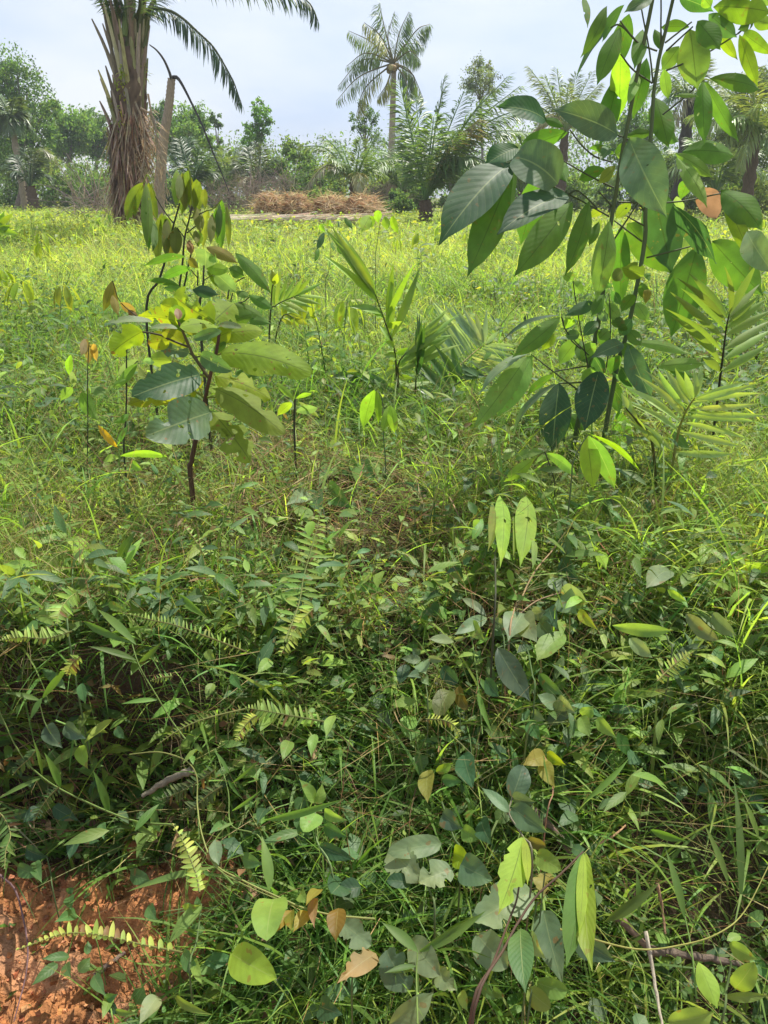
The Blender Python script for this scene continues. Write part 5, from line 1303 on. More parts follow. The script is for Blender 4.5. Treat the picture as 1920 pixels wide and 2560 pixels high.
plant('rubber_seedling', 'seedling with green hanging leaves left of the long upright blades', 'seedling', 'm6',
      [(90, 180, 35, 310, 46, 160, 'gry'), (50, 300, 20, 400, 36, 165, 'md'), (120, 130, 140, 110, 40, 160, 'lime'), (240, 70, 300, 155, 40, 150, 'md'), (190, 90, 200, 150, 14, 160, 'dk'), (150, 250, 160, 320, 34, 160, 'md'), (190, 270, 230, 350, 40, 165, 'md'), (130, 360, 125, 450, 34, 30, 'pale'), (60, 120, 100, 180, 40, 165, 'lime')], [([(110, 150), (140, 300), (120, 480), (100, 600)], .0025, .003, BK2, 'stem', 'root')], d=4.0)

FG = [
    ('herb', 'seedling with two long hanging lime leaflets near the bottom right', 'seedling', 'q8',
     [(858, 468, 785, 965, 100, 150, 'md', Q(f=.5)), (860, 468, 842, 835, 52, 172, 'ylo'), (872, 470, 900, 985, 110, 20, LI, Q(f=.35))], [([(860, 466), (765, 560), (640, 680), (520, 880), (380, 1200)], .0016, .0026, (.07, .045, .03), 'stem', 'root')], .20, M_RUB, 'ell'),
    ('herb', 'single notched lime leaf hanging from a thin brown stem near the bottom', 'seedling', 'q8',
     [(598, 402, 492, 738, 125, 168, LI, Q(h=.3)), (604, 402, 620, 612, 40, 165, 'ylo'), (590, 795, 610, 1078, 112, 10, GA)], [([(598, 402), (580, 640), (540, 760), (470, 950), (370, 1190)], .0014, .0024, (.09, .055, .035), 'stem', 'root')], .19, M_RUB, 'ell'),
    ('trifoliate_herb', 'herb with three smooth grey-green leaflets above the lime leaves', 'herb', 'q8',
     [(552, 232, 600, 92, 100, 14, 'gry', Q(s='round')), (556, 232, 655, 250, 70, 20, 'gry'), (552, 272, 712, 385, 105, 12, 'gry'), (540, 296, 420, 188, 46, 30, 'pale')], [([(555, 230), (540, 300), (600, 400), (640, 520)], .0018, .002, (.14, .14, .09), 'stem', 'root')], .14, M_HERB, 'ovate'),
    ('trifoliate_herb', 'herb with three yellowing leaflets left of the dry twigs', 'herb', 'q8',
     [(696, 52, 598, 92, 78, 15, (.20, .21, .05)), (704, 36, 788, 92, 50, 25, 'ye'), (690, 78, 738, 192, 70, 15, (.20, .22, .06))], [([(696, 60), (730, 200), (700, 330)], .0012, .0014, (.25, .14, .08), 'stem', 'root')], .12, M_HERB, 'ovate'),
    ('broadleaf_weed', 'broad grey-green weed with a brown hole-eaten leaf at the bottom centre', 'weed', 'q8',
     [(250, 430, 15, 470, 90, 18, 'pale'), (20, 450, 165, 585, 140, 14, 'pale', Q(h=.4, s='round')), (292, 545, 150, 600, 120, 16, 'pale', Q(h=.35, s='round')), (330, 520, 470, 590, 130, 12, 'gry', Q(s='heart')), (120, 600, 10, 590, 60, 20, 'dk')], [([(160, 560), (200, 640), (220, 760)], .002, .002, BK2, 'stem', 'root')], .12, M_HERB, 'round'),
    ('broadleaf_weed', 'weed with yellow-blotched leaves above the hole-eaten leaf', 'weed', 'q8',
     [(190, 115, 190, 258, 72, 25, (.20, .22, .05)), (300, 470, 395, 520, 90, 20, 'ye'), (335, 370, 415, 412, 70, 18, 'lt'), (250, 300, 340, 370, 80, 20, 'gry'), (345, 45, 390, 200, 90, 25, 'dk'), (420, 330, 470, 440, 80, 25, 'dk'), (225, 120, 300, 80, 40, 25, 'lime'), (250, 150, 340, 160, 50, 20, 'gr')], [([(250, 250), (300, 400), (330, 500)], .0018, .002, BK2, 'stem', 'root')], .10, M_HERB, 'ovate'),
    ('broadleaf_weed', 'large shaded grey-green leaves behind the lime leaflets', 'weed', 'q8',
     [(690, 720, 775, 1045, 130, 12, 'gry'), (640, 640, 390, 770, 170, 14, 'pale', Q(h=.25, s='round')), (400, 820, 535, 965, 140, 16, 'pale', Q(h=.4, s='round')), (820, 820, 1000, 940, 110, 20, 'gry'), (700, 560, 690, 660, 90, 20, (.22, .22, .07), Q(h=.4)), (630, 820, 700, 930, 60, 40, 'pale')], [([(660, 680), (640, 800), (620, 950)], .002, .0022, BK2, 'stem', 'root')], .09, M_HERB, 'ovate'),
    ('broadleaf_weed', 'pale broad leaves at the bottom edge, left of the dark brown stem', 'weed', 'q8',
     [(120, 850, 245, 1000, 125, 14, 'pale', Q(s='round')), (20, 1215, 215, 1070, 100, 18, 'pale', Q(s='ell')), (230, 980, 315, 1065, 90, 16, 'pale', Q(h=.3)), (335, 1065, 362, 1158, 46, 20, 'lt'), (10, 890, 115, 1060, 150, 20, 'gry', Q(h=.3, s='round')), (135, 965, 5, 990, 34, 30, 'lt')], [([(140, 900), (145, 1050), (150, 1200)], .0026, .003, C['lt'], 'stem', 'root')], .10, M_HERB, 'ovate'),
    ('broadleaf_weed', 'low weed with two light oval leaves at the bottom, under the green pointed leaf', 'weed', 'q8',
     [(660, 1030, 792, 1070, 84, 14, 'lt', Q(s='round')), (622, 1062, 720, 1142, 82, 14, 'lt', Q(s='round')), (470, 1060, 520, 1090, 40, 15, GA), (430, 1040, 480, 1100, 46, 15, GA)], [([(640, 1050), (630, 1120), (620, 1200)], .0016, .002, BK2, 'stem', 'root')], .10, M_HERB, 'round'),
    ('broadleaf_weed', 'light green leaves in the bottom right corner', 'weed', 'q8',
     [(1358, 942, 1442, 1145, 84, 165, LI), (1490, 862, 1615, 932, 66, 20, 'lt'), (1515, 1055, 1600, 942, 88, 14, 'lt', Q(s='round')), (1225, 1195, 1425, 1160, 100, 25, 'lt'), (1465, 1090, 1660, 1085, 36, 30, 'lt'), (1540, 830, 1480, 850, 40, 20, 'lt')], [([(1500, 940), (1480, 1060), (1460, 1200)], .002, .0022, BK2, 'stem', 'root')], .12, M_HERB, 'ell'),
    ('broadleaf_weed', 'weed with one rounded pale leaf beside the brown stick', 'weed', 'q8', [(662, 478, 768, 545, 82, 15, 'lt', Q(s='round')), (620, 410, 700, 440, 50, 25, (.16, .15, .04))], [([(700, 500), (690, 600)], .0014, .0016, BK2, 'stem', 'root')], .15, M_HERB, 'round'),
    ('broadleaf_weed', 'weed with one large smooth oblong leaf right of centre', 'weed', 'q6', [(492, 588, 632, 818, 108, 12, 'gry', Q(s='ell')), (778, 525, 658, 645, 100, 16, 'lt', Q(s='ell')), (670, 700, 770, 790, 60, 20, GA), (440, 720, 500, 800, 60, 25, 'dk')], [([(492, 588), (600, 560), (640, 700), (650, 800)], .0018, .002, BK2, 'stem', 'root')], .16, M_HERB, 'ell'),
    ('trifoliate_herb', 'seedling with three narrow pale leaflets under the folded lime leaves', 'herb', 'q6', [(445, 455, 303, 532, 56, 20, 'pale'), (460, 455, 612, 542, 54, 20, 'pale'), (442, 450, 335, 372, 40, 25, 'pale'), (300, 560, 190, 550, 40, 25, 'pale'), (300, 550, 350, 540, 20, 25, 'pale')], [([(450, 455), (500, 500), (520, 620)], .0014, .0018, BK2, 'stem', 'root')], .15, M_HERB, 'ell'),
    ('kudzu_vine', 'downy brown-stemmed vine with pale three-part leaves, right of centre', 'vine', 'q6',
     [(760, 345, 728, 280, 80, 18, 'pale'), (765, 350, 885, 392, 110, 18, 'pale', Q(s='ovate')), (770, 360, 835, 442, 110, 16, 'pale', Q(s='ovate')), (600, 440, 535, 560, 120, 18, 'pale'), (600, 450, 662, 565, 110, 16, 'pale'), (640, 440, 700, 430, 60, 20, 'pale'), (670, 470, 745, 560, 90, 20, 'gry'), (715, 415, 752, 512, 66, 20, 'dk'), (840, 425, 925, 510, 44, 20, 'ylo'), (780, 110, 830, 210, 60, 30, 'gry'), (860, 60, 900, 200, 60, 160, 'lt'), (860, 40, 940, 20, 60, 160, 'ye'), (930, 170, 960, 250, 50, 160, 'ye'), (770, 200, 850, 300, 90, 25, 'dk'), (380, 480, 440, 560, 60, 20, 'lt')],
     [([(820, 40), (740, 150), (650, 260), (590, 380), (560, 430), (540, 560)], .0020, .0026, (.25, .17, .09), 'stem', 'root'), ([(760, 350), (650, 390), (510, 510)], .0016, .002, (.25, .18, .10))], .16, M_HERB, 'ovate'),
    ('broadleaf_weed', 'weed with two rust-spotted leaves in the shade, centre', 'weed', 'q6', [(285, 770, 232, 885, 90, 16, (.09, .12, .03), Q(label='leaf with rust-brown spots')), (318, 755, 362, 855, 58, 20, (.16, .13, .03)), (250, 670, 320, 740, 60, 25, 'dk'), (100, 660, 70, 740, 50, 25, 'dk')], [([(300, 765), (320, 860), (330, 930)], .0014, .0016, BK2, 'stem', 'root')], .09, M_HERB, 'round'),
    ('broadleaf_weed', 'weed with a whorl of small blue-green leaves, centre', 'weed', 'q6', [(160, 640, 72, 632, 40, 18, 'pale'), (172, 645, 182, 702, 78, 14, 'pale'), (190, 630, 262, 642, 30, 20, 'pale'), (160, 700, 100, 712, 40, 18, 'gry'), (175, 710, 195, 750, 40, 18, 'pale'), (150, 620, 120, 590, 40, 18, 'gry')], [([(172, 640), (180, 740), (190, 860)], .0012, .0016, BK2, 'stem', 'root')], .11, M_HERB, 'ovate'),
    ('trifoliate_herb', 'herb with light three-part leaves on a horizontal stalk, right of the oblong leaf', 'herb', 'q6', [(850, 885, 892, 975, 66, 16, 'lt'), (855, 880, 905, 838, 60, 20, 'lt'), (920, 890, 1005, 975, 56, 18, 'lt'), (625, 900, 680, 992, 60, 16, GA), (620, 890, 595, 870, 60, 20, GA), (640, 870, 700, 900, 50, 16, 'pale'), (740, 840, 660, 790, 70, 20, 'pale'), (750, 800, 830, 870, 60, 20, 'pale'), (720, 850, 800, 890, 110, 22, 'gry')], [([(920, 890), (800, 905), (680, 918), (620, 960)], .0014, .0018, (.12, .16, .05), 'stem', 'root')], .12, M_HERB, 'ovate'),
    ('broadleaf_weed', 'weed with long light leaves lying over the grass at the right', 'weed', 'q6', [(985, 490, 1252, 512, 56, 25, 'lt'), (1305, 440, 1455, 562, 70, 18, 'pale'), (1420, 440, 1525, 535, 70, 20, 'pale'), (1060, 545, 1160, 630, 56, 20, 'pale'), (1225, 335, 1310, 390, 30, 25, LI), (1475, 250, 1542, 335, 40, 160, LI), (1520, 235, 1680, 252, 46, 35, LI), (1340, 270, 1290, 330, 60, 25, 'lt'), (1230, 250, 1130, 330, 90, 22, 'pale')], [([(1200, 490), (1230, 560), (1240, 640)], .0016, .002, BK2, 'stem', 'root')], .16, M_HERB, 'ell'),
    ('twining_vine', 'thin yellow-green vine running down the bank with brown young leaves', 'vine', 'q7',
     [(1185, 668, 1150, 850, 150, 14, 'lt', Q(s='round')), (1000, 905, 1195, 1015, 140, 14, LI, Q(s='round')), (1360, 665, 1358, 795, 48, 20, 'rust'), (1385, 628, 1320, 700, 40, 40, 'olir'), (1332, 722, 1265, 815, 56, 25, 'olir'), (1462, 708, 1450, 858, 82, 18, (.17, .12, .02)), (1262, 720, 1170, 835, 46, 30, (.17, .14, .03)), (1260, 720, 1262, 810, 50, 30, (.15, .15, .03)), (930, 412, 945, 525, 58, 14, 'pale', Q(s='ell')), (1050, 540, 1032, 575, 30, 30, 'brn'), (900, 470, 905, 510, 16, 20, 'brn'), (1300, 640, 1330, 690, 50, 25, 'lt')],
     [([(560, 45), (690, 35), (800, 70), (850, 140), (852, 260), (875, 400), (930, 520), (1050, 590), (1200, 660), (1330, 715), (1460, 742), (1620, 755)], .0011, .0017, (.19, .21, .06)), ([(900, 470), (940, 540), (1080, 620), (1250, 690), (1340, 715)], .0008, .001, (.16, .19, .05))], .20, M_HERB, 'ovate'),
    ('broadleaf_weed', 'withered tan leaf and hole-eaten green leaf under the vine end', 'weed', 'q7', [(1475, 765, 1605, 870, 115, 12, 'pale', Q(h=.5, s='round', label='leaf riddled with holes')), (1625, 905, 1455, 1035, 105, 14, (.28, .21, .10), Q(h=.35, s='ovate', label='withered tan leaf')), (1480, 600, 1430, 650, 110, 20, 'dk', Q(s='round')), (1380, 1130, 1480, 1170, 90, 20, 'dk'), (1560, 620, 1440, 640, 80, 20, 'dk')], [([(1540, 860), (1530, 960), (1520, 1080)], .0016, .0018, BK2, 'stem', 'root')], .10, M_HERB, 'ovate'),
    ('broadleaf_weed', 'weed with long light leaves at the edge of the red earth', 'weed', 'q7', [(872, 690, 722, 872, 58, 18, 'lt'), (682, 1090, 602, 1212, 76, 16, 'pale'), (792, 898, 872, 1005, 66, 16, GA), (790, 710, 870, 695, 40, 25, 'lt'), (565, 560, 650, 590, 60, 16, GA, Q(s='round')), (640, 700, 680, 760, 56, 18, GA), (840, 930, 880, 1050, 40, 25, 'lt'), (760, 1090, 920, 1170, 34, 30, 'lt')], [([(870, 690), (850, 850), (820, 1000)], .0016, .002, BK2, 'stem', 'root')], .09, M_HERB, 'ovate'),
    ('creeping_weed', 'small green creeping weed lying on the red earth at the bottom left', 'weed', 'q7', [(300, 920, 180, 930, 40, 16, GA), (250, 950, 135, 1045, 46, 16, GA), (285, 950, 308, 1012, 46, 14, GA), (340, 985, 390, 920, 50, 16, GA), (375, 910, 380, 850, 30, 20, GA), (300, 660, 310, 720, 46, 18, GA), (330, 730, 235, 770, 50, 18, GA), (290, 640, 320, 620, 30, 20, GA)], [([(330, 740), (380, 790), (420, 860)], .0012, .0014, C['lt'], 'stem', 'root')], .04, M_HERB, 'ovate'),
    ('creeping_weed', 'upright weed with glossy green leaves below the fern on the red earth', 'weed', 'q7', [(405, 1000, 458, 1092, 50, 16, GA), (480, 1085, 442, 1190, 44, 16, 'lt'), (450, 1100, 510, 1080, 40, 18, GA), (470, 1120, 520, 1170, 40, 18, 'dk'), (500, 1150, 600, 1165, 26, 25, 'lt')], [([(465, 1090), (480, 1150), (490, 1210)], .0014, .0016, C['lt'], 'stem', 'root')], .06, M_HERB, 'ovate'),
    ('creeping_weed', 'weed with toothed green leaves among the dry stems at the left', 'weed', 'q7', [(75, 530, 180, 570, 56, 18, GA), (150, 510, 180, 600, 50, 18, GA), (110, 450, 210, 490, 60, 18, 'dk'), (440, 340, 450, 415, 40, 18, GA), (330, 410, 300, 500, 50, 20, 'dk'), (360, 400, 430, 420, 40, 20, GA), (180, 280, 100, 340, 60, 22, 'dk'), (230, 270, 340, 330, 60, 22, 'dk'), (60, 300, 130, 290, 50, 22, 'dk')], [([(200, 480), (220, 560), (230, 640)], .0014, .0016, BK2, 'stem', 'root')], .07, M_HERB, 'ovate'),
    ('creeping_weed', 'cluster of dark green toothed leaves under the big grass blade', 'weed', 'q7', [(1360, 250, 1290, 150, 50, 25, 'lt'), (1370, 260, 1390, 170, 50, 25, 'lt'), (1370, 300, 1310, 380, 90, 18, 'lt', Q(s='round')), (1400, 290, 1500, 330, 50, 20, 'lt'), (1280, 310, 1340, 400, 50, 20, GA), (1300, 380, 1110, 440, 40, 25, GA), (1400, 350, 1500, 400, 60, 20, GA), (1150, 280, 1110, 350, 50, 20, 'dk'), (1380, 440, 1540, 500, 60, 20, 'dk'), (1050, 490, 1140, 520, 60, 20, GA), (980, 340, 900, 390, 40, 20, GA)], [([(1360, 270), (1370, 420), (1440, 580)], .0016, .002, (.12, .18, .07), 'stem', 'root')], .12, M_HERB, 'ovate'),
    ('creeping_weed', 'weed with pointed leaves hanging over the dark hollow at the left', 'weed', 'q5', [(200, 920, 270, 1020, 76, 18, 'gry'), (280, 920, 370, 980, 66, 20, 'gry'), (345, 1010, 380, 1110, 56, 16, LI), (180, 420, 235, 490, 66, 16, 'lt', Q(s='heart')), (350, 740, 370, 830, 40, 20, GA), (500, 930, 540, 980, 40, 20, GA), (920, 740, 890, 810, 40, 16, 'lt'), (890, 600, 930, 640, 40, 16, 'lt'), (1170, 640, 1110, 700, 50, 16, 'lt'), (1250, 990, 1220, 1075, 56, 16, 'lt'), (1360, 960, 1345, 1060, 44, 16, 'lt'), (1000, 700, 1050, 770, 40, 20, GA), (1440, 880, 1410, 980, 46, 20, 'lt'), (470, 395, 560, 430, 36, 20, 'lt')], [([(330, 1010), (300, 930), (240, 900)], .0016, .0018, C['lt'])], .12, M_HERB, 'ovate'),
]
for nm, lb, cat, cr, lv, st, lift, mat, shp in FG:
    if nm == 'herb': nm = 'rubber_seedling'
    if nm == 'kudzu_vine': nm = 'downy_vine'
    plant(nm, lb, cat, cr, lv, st, lift=lift + .05, mat=mat, shape=shp)


# ------------------------------------------------------------------ ferns
def fern(label, crop, pts, n, L, lift, col, side=(1, 1), tip=.15, ang=1.15, tilt=.0, w=.21, base_t=.05, drop=.12):
    """once-pinnate frond: rachis pixels, pinna length in crop pixels"""
    lift = lift + .085
    s0 = src(crop, *pts[-1])
    gd = GD(*s0)
    g0 = P(s0[0], s0[1], gd); g0[2] = float(H(g0[0], g0[1]))
    o = thing('fern_frond', label, 'fern', g0)
    pp = np.array([P(*src(crop, x, y), GD(*src(crop, x, y)) - lift) for x, y in pts])
    for i in range(1, len(pp) - 1):      # keep the frond's arch smooth in depth
        pp[i] = EYE + (pp[i] - EYE) * (.5 + .25 * (pp[i - 1][1] + pp[i + 1][1]) / pp[i][1])
    k = 30
    sp = spline(pp, k)
    mb = MB()
    tube(mb, sp, np.linspace(.0008, .0018, k), jit((.16, .17, .05), .1), 5)
    mb.build('rachis', M_STEM, o)
    T = nz(np.gradient(sp, axis=0))
    t = np.linspace(.01, 1 - base_t, n)
    fi = t * (k - 1)
    pos = np.stack([np.interp(fi, np.arange(k), sp[:, a]) for a in range(3)], -1)
    tan = -nz(np.stack([np.interp(fi, np.arange(k), T[:, a]) for a in range(3)], -1))
    tocam = nz(EYE - pos)
    s = nz(np.cross(tan, tocam))
    Lm = L / CR_[crop][2] * mpp(*s0, float(pp[:, 1].mean()))
    env = np.clip((t + .03) / (tip * 2.2), .12, 1) * (1 - .25 * sstep(.7, 1, t))
    mb = MB()
    for sg in (-1, 1):
        ss = side[0] if sg < 0 else side[1]
        if ss <= 0: continue
        kp = rng.random(n) < .96
        a = ang + rng.normal(0, .13, n)
        d = tan * np.cos(a)[:, None] + s * sg * np.sin(a)[:, None] + rng.normal(0, .06, (n, 3)) + np.array([0, 0, -drop])
        nn = tocam * 1.2 + [0, 0, .5] + rng.normal(0, .12, (n, 3))
        leaves(mb, pos[kp], d[kp], nn[kp], (Lm * env * ss * rng.uniform(.72, 1.1, n))[kp], (Lm * w * (.5 + .5 * env) * rng.uniform(.85, 1.15, n))[kp], 'oblong' if w > .19 else 'lance', rng.uniform(.0, 1.0, n)[kp], .3, np.where(rng.random((n, 1)) < .06, np.array([[.22, .14, .06]]), jit(col, .2, n))[kp], nl=4, nw=2)
    mb.build('pinnae', M_FERN, o)
    return o


FL, FY, FD = (.27, .40, .10), (.36, .46, .10), (.10, .19, .055)
fern('large light green fern frond hanging in the middle of the bank', 'q5', [(1230, 560), (1290, 400), (1312, 280), (1345, 160), (1372, 60), (1388, -20)][::-1], 22, 104, .24, FL, w=.15)
fern('yellow-green fern frond below the large one', 'q5', [(1210, 620), (1255, 540), (1300, 470), (1350, 420)], 16, 60, .14, FY)
fern('fern frond curling over the dark hollow at the left edge', 'q5', [(0, 555), (90, 540), (200, 545), (310, 515)], 20, 62, .16, FL, side=(.5, 1))
fern('fern frond standing up at the left, above the dark hollow', 'q5', [(245, 480), (262, 420), (300, 370), (335, 345)], 16, 62, .17, FL)
fern('small bright fern tip at the left, under the dark hollow edge', 'q5', [(290, 705), (310, 660), (345, 625)], 10, 50, .14, FY)
fern('long thin fern frond trailing across the bank, left of centre', 'q5', [(530, 435), (650, 465), (760, 490), (900, 540), (1070, 605)], 30, 40, .17, FL)
fern('broad pale fern frond lying across the middle of the bank', 'q5', [(1060, 845), (1150, 860), (1260, 880), (1400, 905)], 18, 62, .17, FL)
fern('narrow dark-green fern frond pointing left across the bank', 'q5', [(680, 1005), (760, 950), (850, 905), (950, 875), (1060, 850)], 22, 36, .17, (.15, .20, .04))
fern('small feathery bright fern frond under the broad pale one', 'q5', [(1020, 990), (1045, 940), (1085, 895), (1110, 880)], 16, 42, .19, FY)
fern('light fern frond arching over the red earth at the bottom left', 'q7', [(70, 890), (180, 850), (280, 818), (400, 820), (500, 838), (620, 868), (790, 900)], 25, 62, .16, FY, side=(.35, 1), tip=.25, w=.36)
fern('fern frond with triangular pinnae hanging beside the vine', 'q7', [(745, 345), (790, 420), (820, 490), (850, 570), (862, 640)], 15, 56, .17, FY, w=.32)
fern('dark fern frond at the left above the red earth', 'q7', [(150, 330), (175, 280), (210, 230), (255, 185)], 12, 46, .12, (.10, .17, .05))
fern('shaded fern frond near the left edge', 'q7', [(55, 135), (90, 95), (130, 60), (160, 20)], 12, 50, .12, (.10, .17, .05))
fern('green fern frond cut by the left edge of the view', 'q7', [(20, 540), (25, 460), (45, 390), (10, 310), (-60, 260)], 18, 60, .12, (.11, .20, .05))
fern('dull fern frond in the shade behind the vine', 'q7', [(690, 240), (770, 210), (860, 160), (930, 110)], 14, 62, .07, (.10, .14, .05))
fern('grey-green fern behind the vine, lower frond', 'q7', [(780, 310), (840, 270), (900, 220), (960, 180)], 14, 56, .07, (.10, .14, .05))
fern('small fern frond curving over the dark gap at the centre right', 'q6', [(330, 968), (300, 920), (250, 898), (180, 895)], 16, 34, .14, FY)
fern('yellow-green fern frond in the grass at the right', 'q6', [(1335, 605), (1280, 640), (1230, 680), (1180, 730)], 14, 46, .14, FY)
fern('upright pale fern frond behind the grass, centre', 'm2', [(1500, 960), (1530, 1080), (1560, 1160), (1570, 1240)], 16, 52, .16, (.19, .25, .09))
fern('pale fern frond hanging in the shade left of the red stem foot', 'q5', [(760, 30), (810, 80), (860, 150), (885, 190)], 13, 38, .15, FL)
fern('young fern frond at the left among the weeds', 'q3', [(60, 900), (90, 850), (110, 800), (130, 770)], 14, 52, .15, FY)
fern('young fern frond at the far left, behind the other', 'q3', [(40, 760), (60, 700), (80, 640), (70, 610)], 14, 46, .15, FL)
fern('light fern frond half hidden at the left edge', 'q5', [(180, 260), (230, 200), (290, 165)], 12, 52, .14, (.12, .19, .05))
fern('small fern sprig at the bottom centre of the bank', 'q5', [(650, 730), (700, 715), (745, 710)], 9, 26, .15, FL)

# ------------------------------------------------------------------ long jointed grasses
def culm(label, crop, pts, r, blades, lift, col=(.13, .20, .05)):
    s0 = src(crop, *pts[-1])
    gd = GD(*s0)
    g0 = P(s0[0], s0[1], gd); g0[2] = float(H(g0[0], g0[1]))
    o = thing('grass_culm', label, 'grass stem', g0)
    mb = MB()
    pp = [P(*src(crop, x, y), GD(*src(crop, x, y)) - lift) for x, y in pts]
    sp = spline(pp, 30)
    tube(mb, sp, np.linspace(r * .6, r, 30), jit(col, .1), 6)
    mb.build('stem', M_STEM, o)
    for bx, by, tx, ty, w, roll in blades:
        b_, t_ = src(crop, bx, by), src(crop, tx, ty)
        mb = MB()
        db, dt_ = GD(*b_) - lift, GD(*t_) - lift - .02
        W = w / CR_[crop][2] * mpp(*b_, db) / max(.4, abs(math.cos(R(roll))))
        hero(mb, P(*b_, db), P(*t_, dt_), W, roll, jit((.11, .20, .045), .15), 'lance', .45, .35, .004, nl=10, nw=2)
        mb.build('blade', M_GRASS, o)


culm('long jointed grass stem slanting down from the left edge', 'q7', [(-20, -180), (80, 30), (185, 145), (330, 230), (570, 330), (760, 350)], .0022, [(182, 145, -20, 245, 18, 25), (182, 138, 140, -30, 14, 25), (262, 190, 190, 35, 30, 20), (470, 300, 400, 110, 34, 20), (570, 330, 680, 400, 26, 25)], .2)
culm('second jointed grass stem crossing it above the red earth', 'q5', [(560, 530), (600, 660), (680, 800), (740, 900), (800, 980)], .0018, [(590, 575, 420, 420, 36, 18), (600, 650, 700, 560, 24, 25), (590, 640, 380, 580, 26, 25), (595, 655, 460, 600, 18, 25), (690, 810, 520, 830, 20, 25)], .2)
culm('grass stem with a broad blade pointing left, in front of the vine', 'q7', [(840, 420), (935, 528), (1010, 610)], .002, [(935, 530, 545, 640, 28, 25), (1165, 640, 1130, 395, 48, 20), (1180, 640, 1205, 640, 50, 20), (1140, 330, 1490, 235, 32, 25)], .2)
culm('tall thin grass stem with small blades near the centre', 'q7', [(930, 20), (985, 200), (1000, 350), (1120, 400), (1160, 560)], .0014, [(990, 130, 920, 20, 16, 25), (1000, 170, 1130, 60, 12, 25), (1000, 290, 1140, 190, 14, 25), (1010, 340, 930, 380, 14, 25), (985, 150, 1050, 240, 14, 25)], .2)
culm('grass culm with two bright blades crossing at the bottom centre', 'q8', [(145, 900), (140, 1000), (145, 1210)], .002, [(148, 900, -10, 770, 46, 20), (150, 900, 440, 720, 44, 20), (150, 895, 330, 780, 20, 30), (140, 960, 0, 990, 24, 30)], .17)
culm('broad grass blades leaning right at the bottom right', 'q8', [(1290, 700), (1330, 900), (1350, 1100)], .0018, [(1300, 760, 1215, 450, 34, 20), (950, 770, 1190, 600, 44, 20), (1540, 700, 1510, 140, 32, 20), (1620, 410, 1550, 230, 22, 20), (1150, 370, 1310, 420, 34, 25), (1490, 610, 1380, 340, 26, 25), (1100, 740, 1090, 540, 24, 20), (860, 250, 1060, 60, 26, 25)], .16)
culm('tall grass stalk with a dry husk right of the dark gap', 'q6', [(300, 130), (345, 300), (390, 620), (410, 780), (425, 960)], .0014, [(405, 760, 470, 960, 24, 25), (340, 290, 270, 150, 20, 25), (350, 300, 430, 170, 20, 25)], .17)
culm('bright grass tuft of broad blades at the left of the hollow', 'q5', [(170, 820), (190, 900), (220, 960)], .0018, [(180, 810, 300, 660, 30, 20), (175, 815, 20, 780, 22, 25), (185, 800, 130, 900, 24, 25), (360, 470, 600, 575, 30, 20), (530, 320, 640, 380, 30, 25), (770, 355, 900, 460, 34, 20), (480, 520, 640, 490, 18, 25), (920, 460, 980, 400, 24, 20), (1180, 420, 1210, 320, 30, 20), (1180, 450, 1150, 340, 20, 20)], .18)
culm('long curved yellow stem sweeping across the bottom right', 'q8', [(1670, 510), (1560, 720), (1450, 815), (1300, 865), (1080, 885), (760, 800)], .0016, [], .17, (.26, .25, .07))


# ------------------------------------------------------------------ sticks and dry stalks
def stick(label, crop, pts, r, col, lift=.05, name='dead_stick', mat=None):
    s0 = src(crop, *pts[0])
    g0 = P(s0[0], s0[1], GD(*s0) - lift)
    o = thing(name, label, 'stick', g0)
    sp = spline([P(*src(crop, x, y), GD(*src(crop, x, y)) - lift) for x, y in pts], 14)
    sp[1:-1] += rng.normal(0, r * .10, (12, 3))
    mb = MB()
    tube(mb, sp, np.linspace(r, r * .55, 14) * rng.uniform(.85, 1.1, 14), jit(col, .1), 7)
    mb.build('wood', mat or M_BARK, o)


stick('thick weathered brown stick slanting down behind the lime leaves', 'q8', [(560, 200), (700, 340), (830, 500), (900, 600)], .011, (.13, .09, .07))
stick('broken brown stick lying below the first, under the grass', 'q8', [(990, 730), (1100, 840), (1210, 950)], .010, (.17, .12, .09))
stick('dark stick lying level at the lower right', 'q8', [(1140, 890), (1330, 915), (1540, 950)], .010, (.10, .075, .06))
stick('pale dry stalk standing at the bottom right', 'q8', [(1130, 810), (1165, 1000), (1205, 1230)], .0042, (.30, .26, .20), .16, 'dry_stalk')
stick('grey dry leaf sheath lying in the shade left of the vine', 'q7', [(830, 110), (720, 160), (615, 225)], .010, (.22, .18, .14), .12, 'dry_stalk')
stick('grey-brown root across the red earth at the left', 'q7', [(-20, 560), (80, 640), (170, 690), (260, 760)], .011, (.17, .11, .075), .02)
stick('thin purple-brown stem bending over the red earth at the left edge', 'q7', [(0, 565), (70, 640), (115, 830), (115, 980), (60, 1200)], .0022, (.14, .085, .09), .08)
stick('short dark twig on the red earth', 'q7', [(410, 1000), (480, 945), (540, 900)], .007, (.16, .12, .10), .03)
stick('forked reddish twig at the right among dry grass', 'q8', [(930, 430), (1000, 390), (1045, 350)], .003, (.36, .22, .12), .10)
stick('orange-brown split reed pieces in the lower right grass', 'q8', [(1180, 600), (1200, 700), (1215, 820)], .004, (.24, .16, .09), .10)
stick('bare brown stem standing in the field left of the rubber sapling', 'm3', [(720, 545), (660, 720), (610, 880), (585, 1010)], .004, (.09, .06, .04), .9)
stick('thin side branch of the bare brown stem', 'm3', [(715, 600), (830, 500), (950, 380)], .002, (.10, .07, .05), .9)

